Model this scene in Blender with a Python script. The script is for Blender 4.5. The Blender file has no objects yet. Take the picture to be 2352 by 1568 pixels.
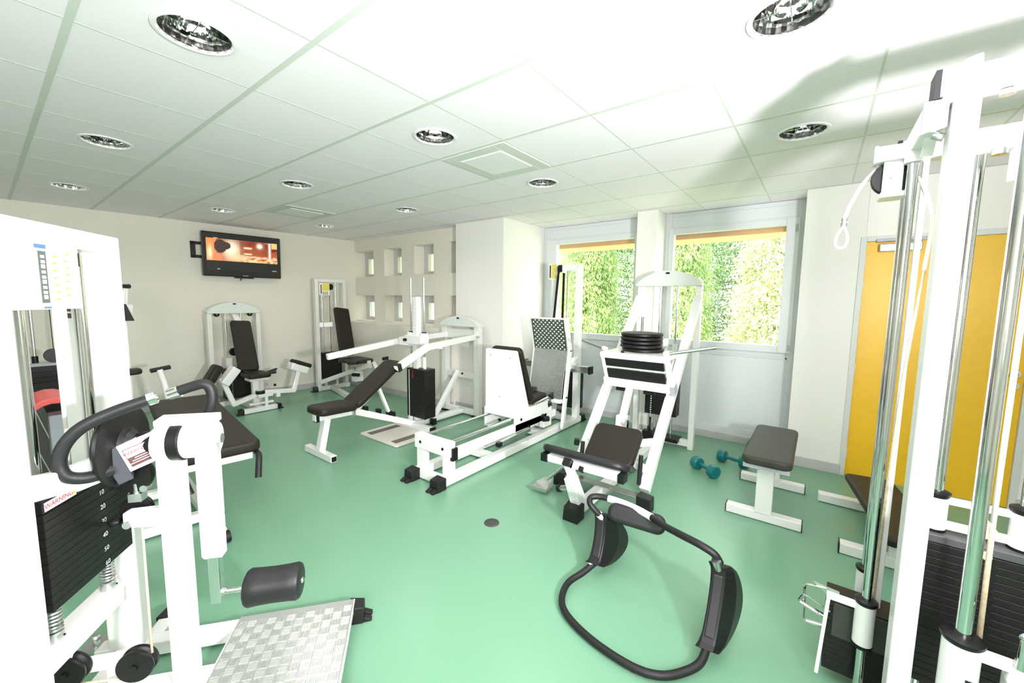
import bpy, bmesh, math, random
from mathutils import Vector, Matrix, noise
random.seed(7)
S = bpy.context.scene
COL = S.collection
V = Vector
PI = math.pi
ORG = {}

# ------------------------------------------------------------------ materials
def new_mat(name):
    m = bpy.data.materials.new(name); m.use_nodes = True
    nt = m.node_tree
    return m, nt, nt.nodes['Principled BSDF']
def mat(name, col, rough=.5, metal=0.0, coat=0.0, noise_amt=0.0, noise_scale=40, bump=0.0, spec=.5, emit=0.0):
    m, nt, b = new_mat(name)
    b.inputs['Base Color'].default_value = (*col, 1)
    b.inputs['Roughness'].default_value = rough
    b.inputs['Metallic'].default_value = metal
    b.inputs['Coat Weight'].default_value = coat
    b.inputs['Specular IOR Level'].default_value = spec
    if emit:
        b.inputs['Emission Color'].default_value = (*col, 1); b.inputs['Emission Strength'].default_value = emit
    if noise_amt or bump:
        tc = nt.nodes.new('ShaderNodeTexCoord'); nz = nt.nodes.new('ShaderNodeTexNoise')
        nz.inputs['Scale'].default_value = noise_scale; nz.inputs['Detail'].default_value = 4
        nt.links.new(tc.outputs['Object'], nz.inputs['Vector'])
        if noise_amt:
            mx = nt.nodes.new('ShaderNodeMix'); mx.data_type = 'RGBA'
            mx.inputs['A'].default_value = (*[c * (1 - noise_amt) for c in col], 1)
            mx.inputs['B'].default_value = (*[min(1, c * (1 + noise_amt)) for c in col], 1)
            nt.links.new(nz.outputs['Fac'], mx.inputs['Factor']); nt.links.new(mx.outputs['Result'], b.inputs['Base Color'])
        if bump:
            bp = nt.nodes.new('ShaderNodeBump'); bp.inputs['Strength'].default_value = bump; bp.inputs['Distance'].default_value = .002
            nt.links.new(nz.outputs['Fac'], bp.inputs['Height']); nt.links.new(bp.outputs['Normal'], b.inputs['Normal'])
    return m
M = {}
M['white'] = mat('white_powder_coat', (.86, .87, .84), .32, coat=.2)
M['cream'] = mat('cream_powder_coat', (.78, .80, .74), .4)
M['arch'] = mat('pale_grey_plastic', (.70, .75, .70), .45)
M['black'] = mat('black_plastic', (.007, .007, .007), .38, spec=.35)
M['rubber'] = mat('black_rubber', (.009, .009, .009), .5, spec=.4, noise_amt=.3, noise_scale=90)
M['vinyl'] = mat('black_vinyl', (.019, .016, .011), .5, spec=.3, noise_amt=.25, noise_scale=160, bump=.25)
M['greyvinyl'] = mat('charcoal_vinyl', (.045, .045, .038), .5, spec=.3, noise_amt=.2, noise_scale=160, bump=.2)
M['foam'] = mat('black_foam', (.014, .015, .015), .45, spec=.4, bump=.2, noise_scale=200)
M['greyfoam'] = mat('grey_foam', (.05, .056, .065), .8, bump=.3, noise_scale=250)
M['plate'] = mat('cast_iron_plate', (.009, .008, .008), .45, spec=.35, noise_amt=.3, noise_scale=60, bump=.15)
M['chrome'] = mat('chrome', (.66, .67, .67), .07, metal=1)
M['steel'] = mat('brushed_steel', (.60, .62, .60), .28, metal=1, noise_amt=.08, noise_scale=80)
M['zinc'] = mat('zinc', (.66, .69, .68), .3, metal=1)
M['checker'] = mat('aluminium_tread', (.60, .61, .59), .33, metal=.85, noise_amt=.1, noise_scale=25)
M['bar'] = mat('aluminium_raised_bar', (.78, .79, .77), .25, metal=.9)
M['tread_reflection'] = mat('tread_with_painted_reflection', (.20, .23, .19), .35, metal=.8)  # tread metal with a dark greenish reflection painted into its colour
M['graycap'] = mat('grey_cap', (.42, .44, .46), .5)
M['greypost'] = mat('grey_steel_post', (.33, .38, .42), .5)
M['red'] = mat('red_vinyl', (.72, .11, .10), .45)
M['teal'] = mat('teal_dumbbell', (.0, .165, .175), .35, coat=.3)
M['cable'] = mat('white_cable', (.82, .80, .72), .5)
M['rope'] = mat('worn_cable', (.48, .40, .26), .6, noise_amt=.5, noise_scale=120)
M['tan'] = mat('tan_cable', (.62, .58, .40), .6)
M['wall'] = mat('cream_wall_paint', (.79, .77, .67), .8, noise_amt=.015, noise_scale=3, bump=.05)
M['wallw'] = mat('pale_wall_paint', (.80, .80, .74), .8, noise_amt=.015, noise_scale=3, bump=.05)
M['tile'] = mat('ceiling_tile', (.93, .885, .925), .85, noise_amt=.02, noise_scale=180, bump=.1)
M['tbar'] = mat('ceiling_grid', (.66, .70, .64), .6)
M['darkgrey'] = mat('dark_grey_cap', (.07, .072, .075), .5)
M['mirror'] = mat('downlight_mirror', (.72, .73, .71), .16, metal=1)
M['skirt'] = mat('grey_skirting', (.50, .50, .49), .6)
M['frame'] = mat('window_frame_grey', (.66, .69, .70), .45)
M['panel'] = mat('window_panel_blue_grey', (.66, .71, .71), .5)
M['lavender'] = mat('niche_frame', (.60, .59, .58), .5)
M['yellow'] = mat('yellow_door_laminate', (.82, .48, .008), .42, noise_amt=.06, noise_scale=14)
M['doorframe'] = mat('door_frame_paint', (.62, .64, .60), .5)
M['yellowcard'] = mat('yellow_card', (.80, .68, .12), .6)
M['palecard'] = mat('pale_card', (.86, .85, .72), .6)
M['greycard'] = mat('grey_card', (.12, .14, .125), .6)
M['bluecard'] = mat('blue_card', (.10, .20, .42), .6)
M['labelwhite'] = mat('label_white', (.85, .85, .85), .5)
M['labelred'] = mat('label_red', (.65, .02, .03), .5)
M['labeldark'] = mat('label_dark', (.10, .035, .035), .5)
M['labelyellow'] = mat('label_yellow', (.85, .62, .10), .5)
M['orange'] = mat('terracotta', (.78, .42, .20), .7)
M['copper'] = mat('copper_ring', (.70, .30, .08), .4, metal=.4)
M['stone'] = mat('outside_ground', (.30, .33, .20), .9, noise_amt=.3, noise_scale=2)
M['floorplate'] = mat('pale_floor_plate', (.72, .70, .62), .5)
M['strip'] = mat('anti_slip_strip', (.16, .15, .13), .9)
M['board'] = mat('dark_board', (.05, .055, .047), .6, noise_amt=.2, noise_scale=30)
M['seam'] = mat('pale_seam', (.38, .40, .34), .6)
M['bulb'] = mat('lamp_tube', (1, .97, .9), .4, emit=3)
M['bark'] = mat('bark', (.16, .11, .07), .9, noise_amt=.4, noise_scale=12)

def floor_mat():
    m, nt, b = new_mat('green_sheet_floor')
    tc = nt.nodes.new('ShaderNodeTexCoord')
    n1 = nt.nodes.new('ShaderNodeTexNoise'); n1.inputs['Scale'].default_value = 220; n1.inputs['Detail'].default_value = 3
    n2 = nt.nodes.new('ShaderNodeTexNoise'); n2.inputs['Scale'].default_value = 1.4; n2.inputs['Detail'].default_value = 5
    for n in (n1, n2): nt.links.new(tc.outputs['Object'], n.inputs['Vector'])
    mx = nt.nodes.new('ShaderNodeMix'); mx.data_type = 'RGBA'
    mx.inputs['A'].default_value = (.160, .350, .215, 1); mx.inputs['B'].default_value = (.190, .395, .255, 1)
    nt.links.new(n1.outputs['Fac'], mx.inputs['Factor']); nt.links.new(mx.outputs['Result'], b.inputs['Base Color'])
    mr = nt.nodes.new('ShaderNodeMapRange'); mr.inputs['To Min'].default_value = .27; mr.inputs['To Max'].default_value = .31
    nt.links.new(n2.outputs['Fac'], mr.inputs['Value']); nt.links.new(mr.outputs['Result'], b.inputs['Roughness'])
    b.inputs['Specular IOR Level'].default_value = .45
    return m
M['floor'] = floor_mat()

def glass_mat():
    m, nt, b = new_mat('window_glass'); nt.nodes.remove(b)
    o = nt.nodes['Material Output']
    t = nt.nodes.new('ShaderNodeBsdfTransparent'); g = nt.nodes.new('ShaderNodeBsdfGlossy')
    t.inputs['Color'].default_value = (.96, .98, .97, 1); g.inputs['Roughness'].default_value = .02
    mx = nt.nodes.new('ShaderNodeMixShader'); mx.inputs[0].default_value = .06
    nt.links.new(t.outputs[0], mx.inputs[1]); nt.links.new(g.outputs[0], mx.inputs[2]); nt.links.new(mx.outputs[0], o.inputs['Surface'])
    return m
M['glass'] = glass_mat()

def leaf_mat(name, c1, c2):
    m, nt, b = new_mat(name); nt.nodes.remove(b)
    o = nt.nodes['Material Output']
    geo = nt.nodes.new('ShaderNodeNewGeometry'); rp = nt.nodes.new('ShaderNodeValToRGB')
    rp.color_ramp.elements[0].color = (*c1, 1); rp.color_ramp.elements[1].color = (*c2, 1)
    tc = nt.nodes.new('ShaderNodeTexCoord'); nz = nt.nodes.new('ShaderNodeTexNoise'); nz.inputs['Scale'].default_value = 2.6; nz.inputs['Detail'].default_value = 3
    mr = nt.nodes.new('ShaderNodeMapRange'); mr.inputs['From Min'].default_value = .36; mr.inputs['From Max'].default_value = .64; ma = nt.nodes.new('ShaderNodeMath'); ma.operation = 'MULTIPLY_ADD'; ma.inputs[1].default_value = .45
    mb = nt.nodes.new('ShaderNodeMath'); mb.operation = 'MULTIPLY'; mb.inputs[1].default_value = .55
    nt.links.new(tc.outputs['Object'], nz.inputs['Vector']); nt.links.new(nz.outputs['Fac'], mr.inputs['Value']); nt.links.new(geo.outputs['Random Per Island'], mb.inputs[0])
    nt.links.new(mr.outputs['Result'], ma.inputs[0]); nt.links.new(mb.outputs[0], ma.inputs[2]); nt.links.new(ma.outputs[0], rp.inputs['Fac'])
    d = nt.nodes.new('ShaderNodeBsdfDiffuse'); t = nt.nodes.new('ShaderNodeBsdfTranslucent'); mx = nt.nodes.new('ShaderNodeMixShader')
    mx.inputs[0].default_value = .4
    for n in (d, t): nt.links.new(rp.outputs['Color'], n.inputs['Color'])
    nt.links.new(d.outputs[0], mx.inputs[1]); nt.links.new(t.outputs[0], mx.inputs[2]); nt.links.new(mx.outputs[0], o.inputs['Surface'])
    return m
LEAF = [leaf_mat('cedar_leaf', (.16, .27, .09), (.55, .68, .28)), leaf_mat('laurel_leaf', (.20, .32, .09), (.60, .70, .30)),
        leaf_mat('pale_leaf', (.32, .38, .17), (.74, .76, .44)), leaf_mat('dark_leaf', (.07, .16, .06), (.30, .44, .18))]

# ------------------------------------------------------------------ mesh builder
def basis(p, q, up=(0, 0, 1)):
    d = (V(q) - V(p)); L = d.length; d = d / L if L else V((1, 0, 0))
    u = V(up)
    if abs(d.dot(u.normalized())) > .98: u = V((1, 0, 0)) if abs(d.x) < .9 else V((0, 1, 0))
    s = d.cross(u).normalized(); u2 = s.cross(d).normalized()
    return d, s, u2, L
def fillet(pts, r, n=6, closed=False):
    P = [V(p) for p in pts]; out = []
    N = len(P)
    for i, p in enumerate(P):
        if not closed and i in (0, N - 1): out.append(p); continue
        a, b = P[i - 1], P[(i + 1) % N]
        da, db = (a - p), (b - p)
        rr = min(r, da.length * .49, db.length * .49)
        s, e = p + da.normalized() * rr, p + db.normalized() * rr
        for k in range(n + 1):
            t = k / n; out.append(s * (1 - t) ** 2 + p * 2 * t * (1 - t) + e * t * t)
    return out
def spline(pts, n=8, closed=False):
    P = [V(p) for p in pts]; N = len(P); out = []
    for i in range(N if closed else N - 1):
        p0 = P[i - 1] if (closed or i > 0) else P[0]; p1 = P[i]; p2 = P[(i + 1) % N]
        p3 = P[(i + 2) % N] if (closed or i + 2 < N) else P[-1]
        for k in range(n):
            t = k / n
            out.append(.5 * ((2 * p1) + (p2 - p0) * t + (2 * p0 - 5 * p1 + 4 * p2 - p3) * t * t + (3 * p1 - p0 - 3 * p2 + p3) * t ** 3))
    if not closed: out.append(P[-1])
    return out
class MB:
    def __init__(s, xf=None):
        s.bm = bmesh.new(); s.xf = xf or (lambda p: V(p))
    def face(s, vs, smooth=False):
        try:
            f = s.bm.faces.new(vs); f.smooth = smooth; return f
        except ValueError: return None
    def hexa(s, c):
        v = [s.bm.verts.new(p) for p in c]
        for q in ((0, 1, 3, 2), (4, 6, 7, 5), (0, 4, 5, 1), (2, 3, 7, 6), (0, 2, 6, 4), (1, 5, 7, 3)): s.face([v[i] for i in q])
        return s
    def box(s, x0, x1, y0, y1, z0, z1):
        return s.hexa([s.xf((x, y, z)) for x in (x0, x1) for y in (y0, y1) for z in (z0, z1)])
    def beam(s, p, q, w, h=None, up=(0, 0, 1), ext=0.0):
        p, q = s.xf(p), s.xf(q); h = h or w
        d, si, u, L = basis(p, q, up); p = p - d * ext; q = q + d * ext
        return s.hexa([e + si * a * w / 2 + u * b * h / 2 for e in (p, q) for a in (-1, 1) for b in (-1, 1)])
    def beams(s, pts, w, h=None, up=(0, 0, 1)):
        for a, b in zip(pts, pts[1:]): s.beam(a, b, w, h, up, ext=min(w, h or w) * .3)
        return s
    def rings(s, rings, cap=True, smooth=True, closed=False):
        R = [[s.bm.verts.new(p) for p in r] for r in rings]; n = len(R[0])
        pairs = list(zip(R, R[1:])) + ([(R[-1], R[0])] if closed else [])
        for a, b in pairs:
            for i in range(n): s.face([a[i], a[(i + 1) % n], b[(i + 1) % n], b[i]], smooth)
        if cap and not closed:
            s.face(R[0][::-1]); s.face(R[-1])
        return s
    def tube(s, pts, r, seg=12, closed=False, raw=False):
        P = [V(p) if raw else s.xf(p) for p in pts]; N = len(P)
        rad = r if callable(r) else (lambda t: r)
        T = []
        for i in range(N):
            a = P[i - 1] if (closed or i) else P[0]; b = P[(i + 1) % N] if (closed or i < N - 1) else P[-1]
            T.append((b - a).normalized())
        _, sd, _, _ = basis(V((0, 0, 0)), T[0])
        rings = []
        for i in range(N):
            sd = (sd - T[i] * sd.dot(T[i]))
            sd = sd.normalized() if sd.length > 1e-6 else basis(V((0, 0, 0)), T[i])[1]
            u = T[i].cross(sd); rr = rad(i / max(1, N - 1))
            rings.append([P[i] + (sd * math.cos(k * 2 * PI / seg) + u * math.sin(k * 2 * PI / seg)) * rr for k in range(seg)])
        return s.rings(rings, closed=closed)
    def cyl(s, p, q, r, r2=None, seg=20):
        p, q = s.xf(p), s.xf(q); d, a, b, L = basis(p, q)
        rr = [(p, r), (q, r if r2 is None else r2)]
        return s.rings([[c + (a * math.cos(k * 2 * PI / seg) + b * math.sin(k * 2 * PI / seg)) * R for k in range(seg)] for c, R in rr])
    def lathe(s, p, q, prof, seg=24):
        """profile of (distance along p->q in metres, radius)"""
        p, q = s.xf(p), s.xf(q); d, a, b, L = basis(p, q)
        return s.rings([[p + d * t + (a * math.cos(k * 2 * PI / seg) + b * math.sin(k * 2 * PI / seg)) * max(R, 1e-4) for k in range(seg)] for t, R in prof])
    def ball(s, c, r, seg=14):
        c = V(c); pr = [(r - r * math.cos(i * PI / 8), r * math.sin(i * PI / 8)) for i in range(9)]
        return s.lathe(c - V((0, 0, r)), c + V((0, 0, r)), pr, seg)
    def prism(s, pts, vec, smooth=False):
        a = [s.xf(p) for p in pts]; b = [s.xf(V(p) + V(vec)) for p in pts]
        A = [s.bm.verts.new(p) for p in a]; B = [s.bm.verts.new(p) for p in b]; n = len(A)
        s.face(A[::-1]); s.face(B)
        for i in range(n): s.face([A[i], A[(i + 1) % n], B[(i + 1) % n], B[i]], smooth)
        return s
    def pad(s, c, ux, uy, L, W, T, rc=.04, re=.015, prof=None, seg=6):
        """rounded cushion: centre, length axis, width axis, sizes, corner radius, edge radius; prof(t) scales the width along the length"""
        c = s.xf(c); o = s.xf((0, 0, 0)); ux = (s.xf(ux) - o).normalized(); uy = (s.xf(uy) - o); uy = (uy - ux * uy.dot(ux)).normalized(); un = ux.cross(uy)
        def outline(inset):
            a, b, r = L / 2 - inset, W / 2 - inset, max(rc - inset, .004); pts = []
            for cx, cy, a0 in ((a - r, b - r, 0), (-a + r, b - r, PI / 2), (-a + r, -b + r, PI), (a - r, -b + r, 1.5 * PI)):
                for k in range(seg + 1):
                    t = a0 + k * PI / 2 / seg; pts.append((cx + r * math.cos(t), cy + r * math.sin(t)))
            # extra points along the long sides so that a width profile shows
            res = []
            for i, p in enumerate(pts):
                q = pts[(i + 1) % len(pts)]; res.append(p)
                if math.hypot(p[0] - q[0], p[1] - q[1]) > .08:
                    for k in range(1, 6): res.append((p[0] + (q[0] - p[0]) * k / 6, p[1] + (q[1] - p[1]) * k / 6))
            return [(x, y * (prof(x / L + .5) if prof else 1)) for x, y in res]
        rings = []
        for ang in range(0, 5):
            t = ang * PI / 8; ins = re * (1 - math.sin(t)); h = -T / 2 + re - re * math.cos(t)
            rings.append([c + ux * x + uy * y + un * h for x, y in outline(ins)])
        for ang in range(4, -1, -1):
            t = ang * PI / 8; ins = re * (1 - math.sin(t)); h = T / 2 - re + re * math.cos(t)
            rings.append([c + ux * x + uy * y + un * h for x, y in outline(ins)])
        return s.rings(rings)
    def spring(s, p, q, R, wire, turns):
        p, q = s.xf(p), s.xf(q); d, a, b, L = basis(p, q); n = int(turns * 16)
        pts = [p + d * (L * i / n) + (a * math.cos(i * 2 * PI / 16) + b * math.sin(i * 2 * PI / 16)) * R for i in range(n + 1)]
        return s.tube(pts, wire, 6, raw=True)
    def build(s, name, m, parent=None, bevel=0.0, org=None, kind=None, label=None):
        bmesh.ops.recalc_face_normals(s.bm, faces=s.bm.faces)
        for e in s.bm.edges:
            if len(e.link_faces) == 2 and e.calc_face_angle(0) > .62: e.smooth = False
        o = V(org) if org is not None else (ORG[parent.name] if parent else V((0, 0, 0)))
        bmesh.ops.translate(s.bm, vec=-o, verts=s.bm.verts)
        me = bpy.data.meshes.new(name); s.bm.to_mesh(me); s.bm.free()
        ob = bpy.data.objects.new(name, me); COL.objects.link(ob)
        me.materials.append(M[m] if isinstance(m, str) else m)
        if parent: ob.parent = parent
        else: ob.location = o
        ORG[ob.name] = o
        if bevel:
            bv = ob.modifiers.new('edge', 'BEVEL'); bv.width = bevel; bv.segments = 2; bv.limit_method = 'ANGLE'; bv.angle_limit = .7
        if kind: ob['kind'] = kind
        if label: ob['label'] = label
        return ob
def thing(name, label, cat, loc, group=None):
    o = bpy.data.objects.new(name, None); COL.objects.link(o); o.location = loc; o.empty_display_size = .1
    ORG[o.name] = V(loc); return tag(o, label, cat, group)
def tag(o, label, cat, group=None):
    o['label'] = label; o['category'] = cat
    if group: o['group'] = group
    return o
def copy_tree(o, parent=None):
    c = o.copy(); COL.objects.link(c); ORG[c.name] = ORG[o.name].copy()
    if parent: c.parent = parent
    for ch in list(o.children): copy_tree(ch, c)
    return c
def text(txt, size, at, ux, uy, m, name, parent, lift=.0008, xf=None, align='CENTER'):
    cu = bpy.data.curves.new(name, 'FONT'); cu.body = txt; cu.size = size; cu.align_x = align; cu.align_y = 'CENTER'; cu.resolution_u = 3
    t = bpy.data.objects.new(name, cu); COL.objects.link(t)
    bpy.context.view_layer.update()
    me = bpy.data.meshes.new_from_object(t.evaluated_get(bpy.context.evaluated_depsgraph_get()))
    bpy.data.objects.remove(t); bpy.data.curves.remove(cu)
    xf = xf or (lambda p: V(p)); o = xf((0, 0, 0))
    at = xf(at); ux = (xf(ux) - o).normalized(); uy = (xf(uy) - o).normalized(); un = ux.cross(uy)
    org = ORG[parent.name]
    for v in me.vertices: v.co = at + ux * v.co.x + uy * v.co.y + un * lift - org
    me.name = name; me.materials.append(M[m])
    ob = bpy.data.objects.new(name, me); COL.objects.link(ob); ob.parent = parent; ORG[ob.name] = org
    return ob

# ------------------------------------------------------------------ room
def st(o): o['kind'] = 'structure'; return o
MB().box(-2.2, 4.97, -2.6, 7.4, -.12, 0).build('floor', 'floor', kind='structure')
CZ = 2.5
def yl(x): return 6.95 - .085 * x      # face of the wall that carries the television
# ceiling: tiles with recessed joints, hung grid
cb = MB().box(-2.2, 5.3, -2.6, 7.4, CZ, CZ + .14)
ceil = cb.build('ceiling', 'tile', kind='structure')
gb = MB()
for i in range(-4, 9):
    x = -.326 + .6 * i
    if -2.2 < x < 4.8: gb.box(x - .013, x + .013, -2.6, 7.0, CZ - .0012, CZ + .004)
for j in range(-8, 10):
    y = 1.66 + .6 * j
    if -2.6 < y < 7.0: gb.box(-2.2, 4.85, y - .005, y + .005, CZ - .0008, CZ + .004)
gb.build('trim_1', 'tbar', kind='structure', bevel=0)
# walls
w = MB(); w.prism([(-2.2, yl(-2.2), 0), (4.6, yl(4.6), 0), (4.6, 7.6, 0), (-2.2, 7.6, 0)], (0, 0, CZ + .01)); w.build('wall_left', 'wall', kind='structure')
MB().box(-2.4, -2.2, -2.6, 7.3, 0, CZ).build('wall_back', 'wall', kind='structure')
MB().box(-2.4, 4.97, -2.8, -2.6, 0, CZ).build('wall_front', 'wall', kind='structure')
w = MB()                                                # wall with the door, pier, windows and the pierced screen
w.box(4.5, 4.97, -.262, .16, 0, CZ); w.box(4.5, 4.97, -1.215, -.262, 2.02, CZ); w.box(4.5, 4.97, -2.6, -1.215, 0, CZ)
w.box(4.54, 4.97, 1.475, 1.70, 0, CZ)
w.box(3.93, 4.97, 3.13, 3.95, 0, CZ)
wr = w.build('wall_right', 'wallw', kind='structure', bevel=.004)
w = MB()
w.box(3.86, 4.5, 3.95, 6.75, 0, 1.10)
zs = [1.10, 1.12, 1.555, 1.87, 2.31, CZ]; hy = [(3.95, 4.24), (4.555, 4.99), (5.30, 5.75), (6.05, 6.74)]
w.box(4.08, 4.5, 3.95, 6.75, 1.10, 1.12); w.box(4.08, 4.5, 3.95, 6.75, 1.555, 1.87); w.box(4.08, 4.5, 3.95, 6.75, 2.31, CZ)
for z0, z1 in ((1.12, 1.555), (1.87, 2.31)):
    edges = [3.95] + [e for h in hy for e in h] + [6.745]
    for a, b in zip(edges[0::2], edges[1::2]):
        if b - a > .01: w.box(4.08, 4.5, a, b, z0, z1)
w.build('wall_screen', 'wall', kind='structure')
n = 3
for z0, z1 in ((1.12, 1.555), (1.87, 2.31)):
    for a, b in hy:
        f = MB(); a2 = max(a, 3.96)
        b = min(b, 6.58); ga, gb2 = a2 + .10, b - .10; g0, g1 = z0 + .06, z1 - .115
        f.box(4.27, 4.33, a2, b, z0, g0); f.box(4.27, 4.33, a2, b, g1, z1); f.box(4.27, 4.33, a2, ga, g0, g1); f.box(4.27, 4.33, gb2, b, g0, g1)
        fo = f.build('window_%d' % n, 'lavender', kind='structure'); n += 1
        MB().box(4.30, 4.306, ga, gb2, g0, g1).build('pane', 'glass', fo)
# skirting
sk = MB(); sk.prism([(-2.2, yl(-2.2) - .015, 0), (3.86, yl(3.86) - .015, 0), (3.86, yl(3.86) + .01, 0), (-2.2, yl(-2.2) + .01, 0)], (0, 0, .09)); sk.build('baseboard_left', 'skirt', kind='structure', bevel=.003)
sk = MB(); sk.box(3.845, 3.87, 3.95, 6.65, 0, .09); sk.box(3.915, 3.94, 3.115, 3.95, 0, .09); sk.box(3.915, 4.80, 3.115, 3.14, 0, .09)
sk.box(4.525, 4.55, 1.46, 1.715, 0, .09); sk.box(4.525, 4.82, 1.46, 1.48, 0, .09); sk.box(4.525, 4.82, 1.695, 1.715, 0, .09)
sk.box(4.485, 4.51, -.24, .175, 0, .09); sk.box(4.485, 4.51, -2.6, -1.24, 0, .09); sk.box(4.83, 4.86, .16, 1.48, 0, .07); sk.box(4.83, 4.86, 1.70, 3.13, 0, .07)
sk.build('baseboard_right', 'skirt', kind='structure', bevel=.003)
# windows 1 and 2: full-height frame, shutter box, sash, glass, lower panel
def window(name, y0, y1, gy0, gy1):
    X = 4.85
    f = MB()
    f.box(X, X + .08, y0, y0 + .07, .06, CZ); f.box(X, X + .08, y1 - .07, y1, .06, CZ)
    f.box(X + .004, X + .076, y0 + .01, y1 - .01, 2.30, 2.345); f.box(X + .004, X + .076, y0 + .01, y1 - .01, 2.455, CZ - .003); f.box(X + .004, X + .076, y0 + .01, y1 - .01, .955, 1.0); f.box(X + .004, X + .076, y0 + .01, y1 - .01, .062, .13)
    fr = f.build(name, 'frame', kind='structure', bevel=.004)
    MB().box(X + .012, X + .07, y0 + .06, y1 - .06, 2.34, 2.46).build('shutter_box', 'panel', fr, bevel=.004)
    sa = MB(); ox = X - .022
    sa.box(ox, X + .06, y0 + .045, gy0, 1.0, 2.325); sa.box(ox, X + .06, gy1, y1 - .045, 1.0, 2.325)
    sa.box(ox, X + .06, gy0, gy1, 1.0, 1.075); sa.box(ox, X + .06, gy0, gy1, 2.262, 2.325)
    sa.build('sash', 'frame', fr, bevel=.005)
    MB().box(X + .03, X + .036, gy0, gy1, 1.075, 2.262).build('glass', 'glass', fr)
    MB().box(X + .02, X + .06, y0 + .06, y1 - .06, .12, .96).build('lower_panel', 'panel', fr, bevel=.003)
    b = MB(); b.box(X + .008, X + .022, y0 + .07, y1 - .07, .13, .145); b.box(X + .008, X + .022, y0 + .07, y1 - .07, .935, .955)
    b.box(X + .008, X + .022, y0 + .07, y0 + .085, .13, .955); b.box(X + .008, X + .022, y1 - .085, y1 - .07, .13, .955)
    b.build('panel_bead', 'frame', fr, bevel=.002)
    h = MB(); h.box(ox - .014, ox, y0 + .05, y0 + .07, 1.03, 1.085); h.box(ox - .014, ox, y0 + .06, y0 + .08, 2.19, 2.26); h.build('hinge', 'graycap', fr, bevel=.002)
window('window_1', 1.70, 3.13, 1.83, 2.92)
window('window_2', .16, 1.475, .315, 1.375)
MB().box(4.99, 5.45, -.5, 3.6, 2.22, 2.45).build('trim_2', 'orange', kind='structure')
# door
d = MB().box(4.512, 4.555, -1.205, -.272, .006, 2.015).build('door_1', 'yellow', kind='structure', bevel=.002)
f = MB(); f.box(4.488, 4.56, -.272, -.232, 0, 2.055); f.box(4.488, 4.56, -1.245, -1.205, 0, 2.055); f.box(4.488, 4.56, -1.205, -.272, 2.015, 2.055)
f.build('door_frame', 'doorframe', d, bevel=.003)
f = MB()
for z in (.16, .90, 1.62, 1.80): f.cyl((4.5, -.268, z), (4.5, -.268, z + .09), .009, seg=10)
f.build('hinge', 'labelwhite', d)
f = MB(); f.cyl((4.512, -1.16, 1.01), (4.50, -1.16, 1.01), .027); f.tube(fillet([(4.505, -1.16, 1.01), (4.455, -1.16, 1.01), (4.455, -1.03, 1.005)], .02), .0095)
f.build('door_handle', 'steel', d)
f = MB(); f.cyl((4.512, -1.16, .925), (4.502, -1.16, .925), .027); fo = f.build('lock_plate', 'steel', d); MB().cyl((4.5025, -1.16, .925), (4.5, -1.16, .925), .010, seg=12).build('keyhole', 'black', fo)
f = MB(); f.box(4.45, 4.512, -.60, -.35, 1.925, 1.985); fo = f.build('door_closer', 'steel', d, bevel=.006)
f = MB(); f.box(4.46, 4.50, -.68, -.33, 2.005, 2.028); f.beam((4.475, -.50, 1.99), (4.475, -.62, 2.01), .02, .012); f.build('closer_arm', 'graycap', d, bevel=.002)

# ------------------------------------------------------------------ ceiling lights and vents
def downlight():
    t = thing('ceiling_downlight', '', 'ceiling light', (0, 0, CZ))
    r = MB(); r.rings([[V((R * math.cos(k * 2 * PI / 36), R * math.sin(k * 2 * PI / 36), CZ + dz)) for k in range(36)] for dz, R in ((.004, .118), (-.002, .135), (-.006, .133), (-.008, .120), (.002, .114))], cap=False); r.build('trim_ring', 'labelwhite', t)
    c = MB(); prof = [(0, .116), (.03, .113), (.065, .104), (.095, .088), (.115, .062), (.118, .001)]
    n = 40; rr = random.Random(3)
    rg = [[V((R * (1 + (.012 if k % 2 else -.012)) * math.cos(k * 2 * PI / n), R * (1 + (.012 if k % 2 else -.012)) * math.sin(k * 2 * PI / n), CZ - .002 + dz + rr.uniform(-.004, .004) * (1 if dz else 0))) for k in range(n)] for dz, R in prof]
    c.rings(rg, cap=False, smooth=False); c.build('reflector', 'mirror', t)
    x = MB(); x.box(-.108, .108, -.002, .002, CZ + .02, CZ + .055); x.box(-.002, .002, -.108, .108, CZ + .02, CZ + .055)
    for R in (.05, .08):
        x.rings([[V((R * math.cos(k * 2 * PI / 32), R * math.sin(k * 2 * PI / 32), CZ + .02 + dz)) for k in range(32)] for dz in (0, .035)], cap=False)
    x.build('louvre', 'chrome', t)
    b = MB(); b.tube([(-.06, .025, CZ + .085), (.06, .025, CZ + .085)], .008, 10); b.tube([(-.06, -.025, CZ + .085), (.06, -.025, CZ + .085)], .008, 10); b.build('lamp_tube', 'bulb', t)
    return t
dl = downlight()
# openings for the lights are cut into the ceiling slab
spots = [(.58, 1.98, 'recessed chrome ceiling light nearest the weight stack machine with the hip pad'),
         (.58, 3.79, 'recessed ceiling light above the far half of the long padded bench'),
         (.58, 5.60, 'recessed ceiling light closest to the wall, in the row over the long padded bench'),
         (1.785, .154, 'large recessed chrome ceiling light cut by the top edge, beside the cable tower'),
         (1.785, 1.97, 'recessed ceiling light one tile from the square air vent, on its nearer side'),
         (1.785, 3.77, 'recessed ceiling light second from the television wall, in the row ending at the screen'),
         (1.785, 5.59, 'recessed ceiling light nearest the television, right in front of the screen'),
         (2.99, .154, 'recessed ceiling light in front of the window beside the yellow door'),
         (2.99, 1.96, 'recessed ceiling light in front of the pier between the two windows'),
         (2.99, 3.78, 'recessed ceiling light in front of the pillar next to the pierced screen wall'),
         (2.99, 5.56, 'small far ceiling light by the corner of television wall and pierced screen wall')]
cut = MB()
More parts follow.
